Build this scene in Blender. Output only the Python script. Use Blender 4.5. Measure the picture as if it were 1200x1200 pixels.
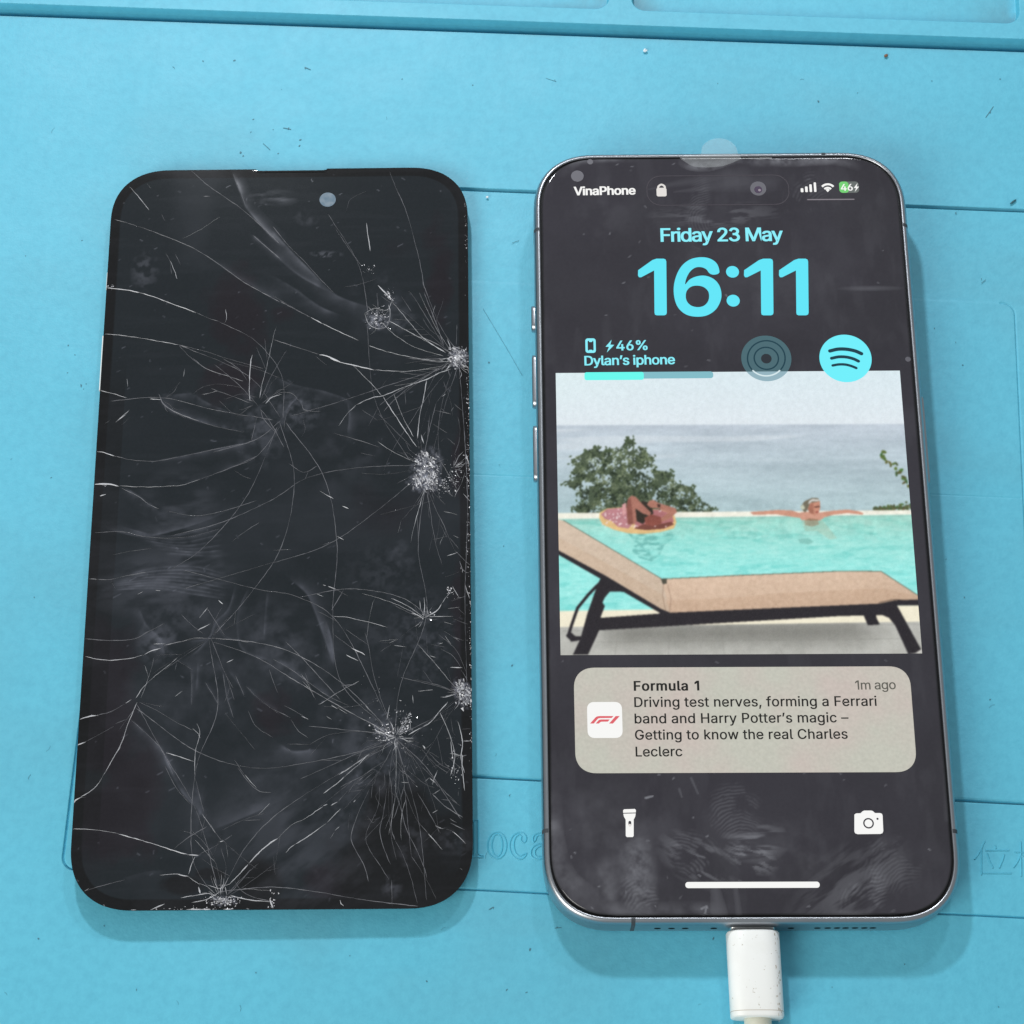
import bpy, math, random, json
import numpy as np
from mathutils import Matrix, Vector

for _o in list(bpy.data.objects):
    bpy.data.objects.remove(_o)
scene = bpy.context.scene
MM = 0.001                                   # everything below is written in millimetres
COL = scene.collection

# ------------------------------------------------------------------ camera
FOC, CX, CY, CZ = 2744.50475, -46.45858, -170.44331, 435.27004
RX, RY, RZ = 0.41875, 0.02094, 0.00204
SHX, SHY = -73.74231, -102.57367             # principal point offset, px of the 1200 px photo
cd = bpy.data.cameras.new("camera")
cam = bpy.data.objects.new("camera", cd)
COL.objects.link(cam)
cam.location = (CX * MM, CY * MM, CZ * MM)
cam.rotation_euler = (RX, RY, RZ)
cd.sensor_width = 36.0
cd.lens = FOC / 1200 * 36.0
cd.shift_x = -SHX / 1200
cd.shift_y = SHY / 1200
cd.clip_start = 0.01
cd.clip_end = 50
scene.camera = cam

# ------------------------------------------------------------------ light: an evenly lit white workshop and two small lamps, plus an added soft fill
world = bpy.data.worlds.new("World")
scene.world = world
world.use_nodes = True
wb = world.node_tree.nodes["Background"]
wb.inputs[0].default_value = (0.91, 0.98, 1.0, 1)
wb.inputs[1].default_value = 0.335


def lamp(name, loc, watt, size, color):
    l = bpy.data.lights.new(name, 'AREA')
    l.shape = 'DISK'
    l.size = size
    l.energy = watt
    l.color = color
    o = bpy.data.objects.new(name, l)
    COL.objects.link(o)
    o.location = loc
    o.rotation_euler = (Vector((0, 0, 0)) - Vector(loc)).to_track_quat('-Z', 'Y').to_euler()
    return o


lamp("lamp_west", (-0.165, 0.47, 0.50), 2.2, 0.045, (0.93, 0.96, 1.0))
lamp("lamp_east", (0.15, 0.62, 0.66), 1.15, 0.07, (0.93, 0.97, 1.0))
lamp("soft_fill_lamp", (-0.6, -0.6, 0.62), 6.3, 0.6, (1.0, 0.99, 0.92))  # added unseen soft source, whitens the lower rim and fills the mat
scene.view_settings.view_transform = 'Standard'
scene.view_settings.look = 'None'
scene.view_settings.exposure = 0.0
scene.view_settings.gamma = 1.0

# ------------------------------------------------------------------ geometry of the place
ex_, ey_, ez_ = (Matrix.Rotation(RZ, 3, 'Z') @ Matrix.Rotation(RY, 3, 'Y') @ Matrix.Rotation(RX, 3, 'X')).col
CAMP = np.array([CX, CY, CZ])
CR = np.array([list(ex_), list(ey_), list(ez_)]).T


def ray(px, py):
    d = np.array([(px - 600 - SHX) / FOC, -(py - 600 - SHY) / FOC, -1.0])
    return CR @ d


def proj(P):
    d = (P - CAMP) @ CR
    return 600 + SHX + FOC * d[:, 0] / -d[:, 2], 600 + SHY - FOC * d[:, 1] / -d[:, 2]


def hit(px, py, p0, n):
    d = ray(px, py)
    t = np.dot(p0 - CAMP, n) / np.dot(d, n)
    return CAMP + d * t


class Frame:
    """a thing's own axes (mm): origin and orthonormal columns"""
    def __init__(s, o, x, y):
        s.o = np.array(o, float)
        x = np.array(x, float); x /= np.linalg.norm(x)
        z = np.cross(x, np.array(y, float)); z /= np.linalg.norm(z)
        s.R = np.array([x, np.cross(z, x), z]).T

    def loc(s, px, py, z=0.0):                # photo pixel -> local point on the plane of height z
        q = hit(px, py, s.o + s.R[:, 2] * z, s.R[:, 2])
        return (q - s.o) @ s.R

    def glob(s, P):
        return s.o + np.asarray(P) @ s.R.T

    def mat(s):
        m = Matrix([list(r) for r in s.R]).to_4x4()
        m.translation = Vector(s.o * MM)
        return m


PW, PH, PT = 76.7, 159.9, 8.25                # phone
TILT = math.atan(3.6 / 140)                   # it rests on its camera bump
FP = Frame((0, -PH / 2, 0), (1, 0, 0), (0, math.cos(TILT), math.sin(TILT)))
LIFT = 1 - 1.75 / 432.0                      # the panel lies on its thick back plate
GW, GH, GT = 75.5 * LIFT, 158.6 * LIFT, 1.4                 # loose cracked screen
_c, _s = math.cos(0.00613), math.sin(0.00613)
FG = Frame((0, 0, 0), (_c, _s, -0.00656), (-_s, _c, -0.00564))
FG.o = np.array([-89.42582, 3.21966, 2.08836])
FG.o = CAMP + (FG.o - CAMP) * LIFT - FG.R[:, 2] * GT
_a = hit(570, 222.6, np.zeros(3), np.array([0, 0, 1.]))
_b = hit(1195, 246.6, np.zeros(3), np.array([0, 0, 1.]))
FM = Frame(hit(600, 700, np.zeros(3), np.array([0, 0, 1.])), _b - _a, np.cross([0, 0, 1.], _b - _a))


def S(px, py):                                # point on the phone's glass
    return FP.loc(px, py, PT)[:2]


def G(px, py):                                # point on the cracked glass
    return FG.loc(px, py, GT)[:2]


def M_(px, py, z=0.0):                        # point on the mat
    return FM.loc(px, py, z)[:2]


# ------------------------------------------------------------------ small helpers
rng = np.random.default_rng(7)
random.seed(7)


def lin(c):
    c = np.asarray(c, float) / 255.0
    return np.where(c <= 0.04045, c / 12.92, ((c + 0.055) / 1.055) ** 2.4)


def vnoise(x, y, scale, seed=0):
    r = np.random.default_rng(seed)
    T = r.random((256, 256))
    fx, fy = np.asarray(x) / scale, np.asarray(y) / scale
    ix, iy = np.floor(fx).astype(int), np.floor(fy).astype(int)
    tx, ty = fx - ix, fy - iy
    tx, ty = tx * tx * (3 - 2 * tx), ty * ty * (3 - 2 * ty)
    g = lambda a, b: T[a & 255, b & 255]
    return (g(ix, iy) * (1 - tx) + g(ix + 1, iy) * tx) * (1 - ty) + (g(ix, iy + 1) * (1 - tx) + g(ix + 1, iy + 1) * tx) * ty


def fbm(x, y, scale, seed=0, n=4):
    a, s, t = 0.0, 1.0, 0.0
    for i in range(n):
        a = a + s * vnoise(x, y, scale, seed + i)
        t += s
        s *= 0.55
        scale *= 0.5
    return a / t


def link(name, data, parent=None, mat=None):
    o = bpy.data.objects.new(name, data)
    COL.objects.link(o)
    if mat is not None and data is not None and not data.materials:
        data.materials.append(mat)
    if parent is not None:
        o.parent = parent
    return o


def mesh(name, verts, faces, parent=None, mat=None, smooth=False):
    me = bpy.data.meshes.new(name)
    me.from_pydata([tuple(np.asarray(v, float) * MM) for v in verts], [], [tuple(map(int, f)) for f in faces])
    if smooth:
        me.polygons.foreach_set('use_smooth', [True] * len(me.polygons))
    me.update()
    return link(name, me, parent, mat)


def big_mesh(name, V, Q, parent=None, mat=None, smooth=True):
    """fast grid meshes: V (n,3) mm, Q (m,4)"""
    me = bpy.data.meshes.new(name)
    me.vertices.add(len(V))
    me.vertices.foreach_set('co', (V * MM).astype(np.float32).ravel())
    me.loops.add(len(Q) * 4)
    me.loops.foreach_set('vertex_index', Q.astype(np.int32).ravel())
    me.polygons.add(len(Q))
    me.polygons.foreach_set('loop_start', np.arange(0, len(Q) * 4, 4, dtype=np.int32))
    me.polygons.foreach_set('use_smooth', np.full(len(Q), smooth))
    me.update(calc_edges=True)
    return link(name, me, parent, mat)


def grid_quads(nx, ny):
    i, j = np.meshgrid(np.arange(nx - 1), np.arange(ny - 1), indexing='ij')
    a = (i * ny + j).ravel()
    return np.stack([a, a + ny, a + ny + 1, a + 1], 1)


def attr(o, name, vals):
    a = o.data.attributes.new(name, 'FLOAT', 'POINT')
    a.data.foreach_set('value', np.asarray(vals, np.float32).ravel())


def attr_col(o, name, rgb):
    a = o.data.attributes.new(name, 'FLOAT_COLOR', 'POINT')
    c = np.ones((len(rgb), 4), np.float32)
    c[:, :3] = rgb
    a.data.foreach_set('color', c.ravel())


def thing(name, label, cat, frame=None, group=None):
    o = link(name, None)
    if frame is not None:
        o.matrix_world = frame.mat()
    o['label'] = label
    o['category'] = cat
    if group:
        o['group'] = group
    return o


def rrect(w, h, r, n=14, p=2.35):
    """outline of a rounded rectangle (superelliptic corners), counter-clockwise, with outward normals"""
    P, N = [], []
    for sx, sy, a0 in ((1, 1, 0), (-1, 1, 90), (-1, -1, 180), (1, -1, 270)):
        for k in range(n + 1):
            a = math.radians(a0 + 90 * k / n)
            ca, sa = math.cos(a), math.sin(a)
            e = 2 / p
            x = math.copysign(abs(ca) ** e, ca) * r
            y = math.copysign(abs(sa) ** e, sa) * r
            nx = math.copysign(abs(ca) ** (2 - e), ca)
            ny = math.copysign(abs(sa) ** (2 - e), sa)
            l = math.hypot(nx, ny)
            P.append((sx * (w / 2 - r) + x, sy * (h / 2 - r) + y))
            N.append((nx / l, ny / l))
    return np.array(P), np.array(N)


def sweep(name, P, N, prof, parent, mat, closed=True, cap_top=False, cap_bot=False, smooth=True):
    """profile [(inset, z)] carried round an outline"""
    n, m = len(P), len(prof)
    V = []
    for d, z in prof:
        q = P - N * d
        V += [(x, y, z) for x, y in q]
    F = []
    for j in range(m - 1):
        for i in range(n if closed else n - 1):
            k = (i + 1) % n
            F.append((j * n + i, j * n + k, (j + 1) * n + k, (j + 1) * n + i))
    if cap_top:
        F.append(tuple((m - 1) * n + i for i in range(n)))
    if cap_bot:
        F.append(tuple(i for i in reversed(range(n))))
    o = mesh(name, V, F, parent, mat, smooth)
    return o


# ------------------------------------------------------------------ materials
def new_mat(name, base, rough=0.5, metal=0.0, spec=0.5):
    m = bpy.data.materials.new(name)
    m.use_nodes = True
    b = m.node_tree.nodes['Principled BSDF']
    b.inputs['Base Color'].default_value = (*base, 1)
    b.inputs['Roughness'].default_value = rough
    b.inputs['Metallic'].default_value = metal
    b.inputs['Specular IOR Level'].default_value = spec
    return m, m.node_tree, b


def nd(t, kind, **kw):
    n = t.nodes.new(kind)
    for k, v in kw.items():
        setattr(n, k, v)
    return n


def noise_node(t, scale, detail=4.0, rough=0.55, coord='Object', stretch=None):
    tc = nd(t, 'ShaderNodeTexCoord')
    n = nd(t, 'ShaderNodeTexNoise')
    n.inputs['Scale'].default_value = scale
    n.inputs['Detail'].default_value = detail
    n.inputs['Roughness'].default_value = rough
    if stretch:
        mp = nd(t, 'ShaderNodeMapping')
        mp.inputs['Scale'].default_value = stretch
        t.links.new(tc.outputs[coord], mp.inputs[0])
        t.links.new(mp.outputs[0], n.inputs['Vector'])
    else:
        t.links.new(tc.outputs[coord], n.inputs['Vector'])
    return n


def ramp(t, src, stops):
    r = nd(t, 'ShaderNodeValToRGB')
    e = r.color_ramp.elements
    while len(e) < len(stops):
        e.new(0.5)
    for k, (p, c) in enumerate(stops):
        e[k].position = p
        e[k].color = (*c, 1) if len(c) == 3 else c
    t.links.new(src, r.inputs[0])
    return r


def bump(t, b, src, strength, dist):
    k = nd(t, 'ShaderNodeBump')
    k.inputs['Strength'].default_value = strength
    k.inputs['Distance'].default_value = dist
    t.links.new(src, k.inputs['Height'])
    t.links.new(k.outputs[0], b.inputs['Normal'])


def emat(name, rgb, k=1.0):
    m, t, b = new_mat(name, (0.004, 0.004, 0.004), 0.22, 0, 0.35)
    b.inputs['Emission Color'].default_value = (*lin(rgb), 1)
    b.inputs['Emission Strength'].default_value = k
    return m


# silicone
MAT_SIL, t, b = new_mat('blue_silicone', (0.13, 0.5, 0.72), 0.55, 0, 0.75)
n1 = noise_node(t, 22, 8, 0.68)
n2 = noise_node(t, 520, 4, 0.65)
r1 = ramp(t, n1.outputs[0], [(0.3, (0.088, 0.468, 0.635)), (0.7, (0.106, 0.506, 0.682))])
r2 = ramp(t, n2.outputs[0], [(0.28, (0.84, 0.89, 0.91)), (0.60, (1, 1, 1))])
mx = nd(t, 'ShaderNodeMix', data_type='RGBA', blend_type='MULTIPLY')
mx.inputs[0].default_value = 1
t.links.new(r1.outputs[0], mx.inputs[6])
t.links.new(r2.outputs[0], mx.inputs[7])
ga = nd(t, 'ShaderNodeAttribute', attribute_name='grime')
mg = nd(t, 'ShaderNodeMix', data_type='RGBA')
mg.inputs[7].default_value = (0.09, 0.22, 0.27, 1)
t.links.new(ga.outputs['Fac'], mg.inputs[0])
t.links.new(mx.outputs[2], mg.inputs[6])
t.links.new(mg.outputs[2], b.inputs['Base Color'])
n3 = noise_node(t, 1500, 3)
bump(t, b, n3.outputs[0], 0.17, 0.0003)
n4 = noise_node(t, 35, 6, 0.7)
r4 = ramp(t, n4.outputs[0], [(0.35, (0.53,) * 3), (0.65, (0.60,) * 3)])
t.links.new(r4.outputs[0], b.inputs['Roughness'])

MAT_BENCH, t, b = new_mat('grey_bench', (0.35, 0.35, 0.34), 0.5)
n1 = noise_node(t, 30)
r1 = ramp(t, n1.outputs[0], [(0.3, (0.3, 0.3, 0.29)), (0.7, (0.4, 0.4, 0.39))])
t.links.new(r1.outputs[0], b.inputs['Base Color'])

# phone body
MAT_FRAME, t, b = new_mat('brushed_metal', (0.42, 0.43, 0.47), 0.28, 1.0)
n1 = noise_node(t, 900, 4, stretch=(1, 1, 1))
r1 = ramp(t, n1.outputs[0], [(0.35, (0.33,) * 3), (0.7, (0.35,) * 3)])
t.links.new(r1.outputs[0], b.inputs['Roughness'])
n2 = noise_node(t, 60, 3)
r2 = ramp(t, n2.outputs[0], [(0.3, (0.38, 0.395, 0.43)), (0.7, (0.43, 0.445, 0.475))])
t.links.new(r2.outputs[0], b.inputs['Base Color'])
MAT_GASKET, t, b = new_mat('black_gasket', (0.006, 0.006, 0.007), 0.6, 0, 0.2)
MAT_BAND, t, b = new_mat('grey_plastic_band', (0.055, 0.06, 0.068), 0.55, 0, 0.3)
MAT_HOLE, t, b = new_mat('dark_hole', (0.004, 0.004, 0.004), 0.8, 0, 0.1)
MAT_STEEL, t, b = new_mat('connector_steel', (0.6, 0.6, 0.6), 0.3, 1)
MAT_BACK, t, b = new_mat('frosted_back', (0.05, 0.06, 0.09), 0.4)

# glass over a dark display, with a film of grease
def glass_mat(name, base_a, base_b, film, scale):
    m, t, b = new_mat(name, base_a, 0.06, 0, 0.5)
    n = noise_node(t, scale, 5)
    r = ramp(t, n.outputs[0], [(0.44, base_a), (0.56, base_b)])
    if name == 'cracked_glass':
        ti = nd(t, 'ShaderNodeAttribute', attribute_name='tint')
        t.links.new(ti.outputs['Fac'], r.inputs[0])
    h = nd(t, 'ShaderNodeAttribute', attribute_name='haze')
    bd = nd(t, 'ShaderNodeAttribute', attribute_name='border_dark')
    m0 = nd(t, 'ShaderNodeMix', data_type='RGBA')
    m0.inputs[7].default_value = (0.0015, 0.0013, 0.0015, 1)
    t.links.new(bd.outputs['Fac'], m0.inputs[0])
    t.links.new(r.outputs[0], m0.inputs[6])
    m1 = nd(t, 'ShaderNodeMix', data_type='RGBA')
    m1.inputs[7].default_value = (*film, 1)
    t.links.new(h.outputs['Fac'], m1.inputs[0])
    t.links.new(m0.outputs[2], m1.inputs[6])
    t.links.new(m1.outputs[2], b.inputs['Base Color'])
    rr = nd(t, 'ShaderNodeMapRange')
    rr.inputs[3].default_value = 0.06 if name == 'phone_glass' else 0.08
    rr.inputs[4].default_value = 0.55
    t.links.new(h.outputs['Fac'], rr.inputs[0])
    t.links.new(rr.outputs[0], b.inputs['Roughness'])
    return m


MAT_GLASS = glass_mat('phone_glass', (0.0255, 0.0225, 0.030), (0.0305, 0.027, 0.036), (0.42, 0.42, 0.47), 40)
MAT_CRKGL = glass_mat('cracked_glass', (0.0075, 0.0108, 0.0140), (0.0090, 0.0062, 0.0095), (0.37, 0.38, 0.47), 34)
MAT_CRACK, t, b = new_mat('bright_crack', (0.56, 0.56, 0.59), 0.35)
MAT_FAINT, t, b = new_mat('faint_crack', (0.18, 0.18, 0.20), 0.4)
MAT_DARKCR, t, b = new_mat('dark_crack', (0.003, 0.003, 0.003), 0.3)
MAT_CHIP, t, b = new_mat('crushed_glass', (0.60, 0.59, 0.62), 0.18, 0, 0.7)
MAT_CHIP2, t, b = new_mat('grey_glass_chip', (0.33, 0.33, 0.36), 0.2, 0, 0.6)
MAT_SIDE, t, b = new_mat('screen_side', (0.010, 0.018, 0.018), 0.4)
MAT_EDGEW, t, b = new_mat('white_edge', (0.78, 0.80, 0.80), 0.5)
MAT_LENSW, t, b = new_mat('clear_window', (0.33, 0.42, 0.50), 0.45, 0, 0.2)
n1 = noise_node(t, 900, 4)
r1 = ramp(t, n1.outputs[0], [(0.35, (0.11, 0.17, 0.23)), (0.65, (0.19, 0.24, 0.29))])
t.links.new(r1.outputs[0], b.inputs['Base Color'])
MAT_DOT, t, b = new_mat('grey_dot', (0.10, 0.095, 0.115), 0.4)
MAT_FILM = bpy.data.materials.new('clear_film')
MAT_FILM.use_nodes = True
t = MAT_FILM.node_tree
t.nodes.clear()
out = nd(t, 'ShaderNodeOutputMaterial')
tr = nd(t, 'ShaderNodeBsdfTransparent')
df = nd(t, 'ShaderNodeBsdfPrincipled')
df.inputs['Base Color'].default_value = (0.75, 0.78, 0.8, 1)
df.inputs['Roughness'].default_value = 0.25
ms = nd(t, 'ShaderNodeMixShader')
ms.inputs[0].default_value = 0.085
t.links.new(tr.outputs[0], ms.inputs[1])
t.links.new(df.outputs[0], ms.inputs[2])
t.links.new(ms.outputs[0], out.inputs[0])
# cable
MAT_PLUG, t, b = new_mat('white_plastic', (0.80, 0.79, 0.77), 0.38)
n1 = noise_node(t, 60, 6)
n2 = noise_node(t, 900, 2)
r1 = ramp(t, n1.outputs[0], [(0.28, (0.82, 0.81, 0.78)), (0.5, (0.90, 0.90, 0.885))])
r2 = ramp(t, n2.outputs[0], [(0.24, (0.55, 0.5, 0.42)), (0.32, (1, 1, 1))])
mx = nd(t, 'ShaderNodeMix', data_type='RGBA', blend_type='MULTIPLY')
mx.inputs[0].default_value = 1
t.links.new(r1.outputs[0], mx.inputs[6])
t.links.new(r2.outputs[0], mx.inputs[7])
t.links.new(mx.outputs[2], b.inputs['Base Color'])
MAT_CABLE, t, b = new_mat('cream_cable', (0.70, 0.69, 0.58), 0.5)

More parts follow.
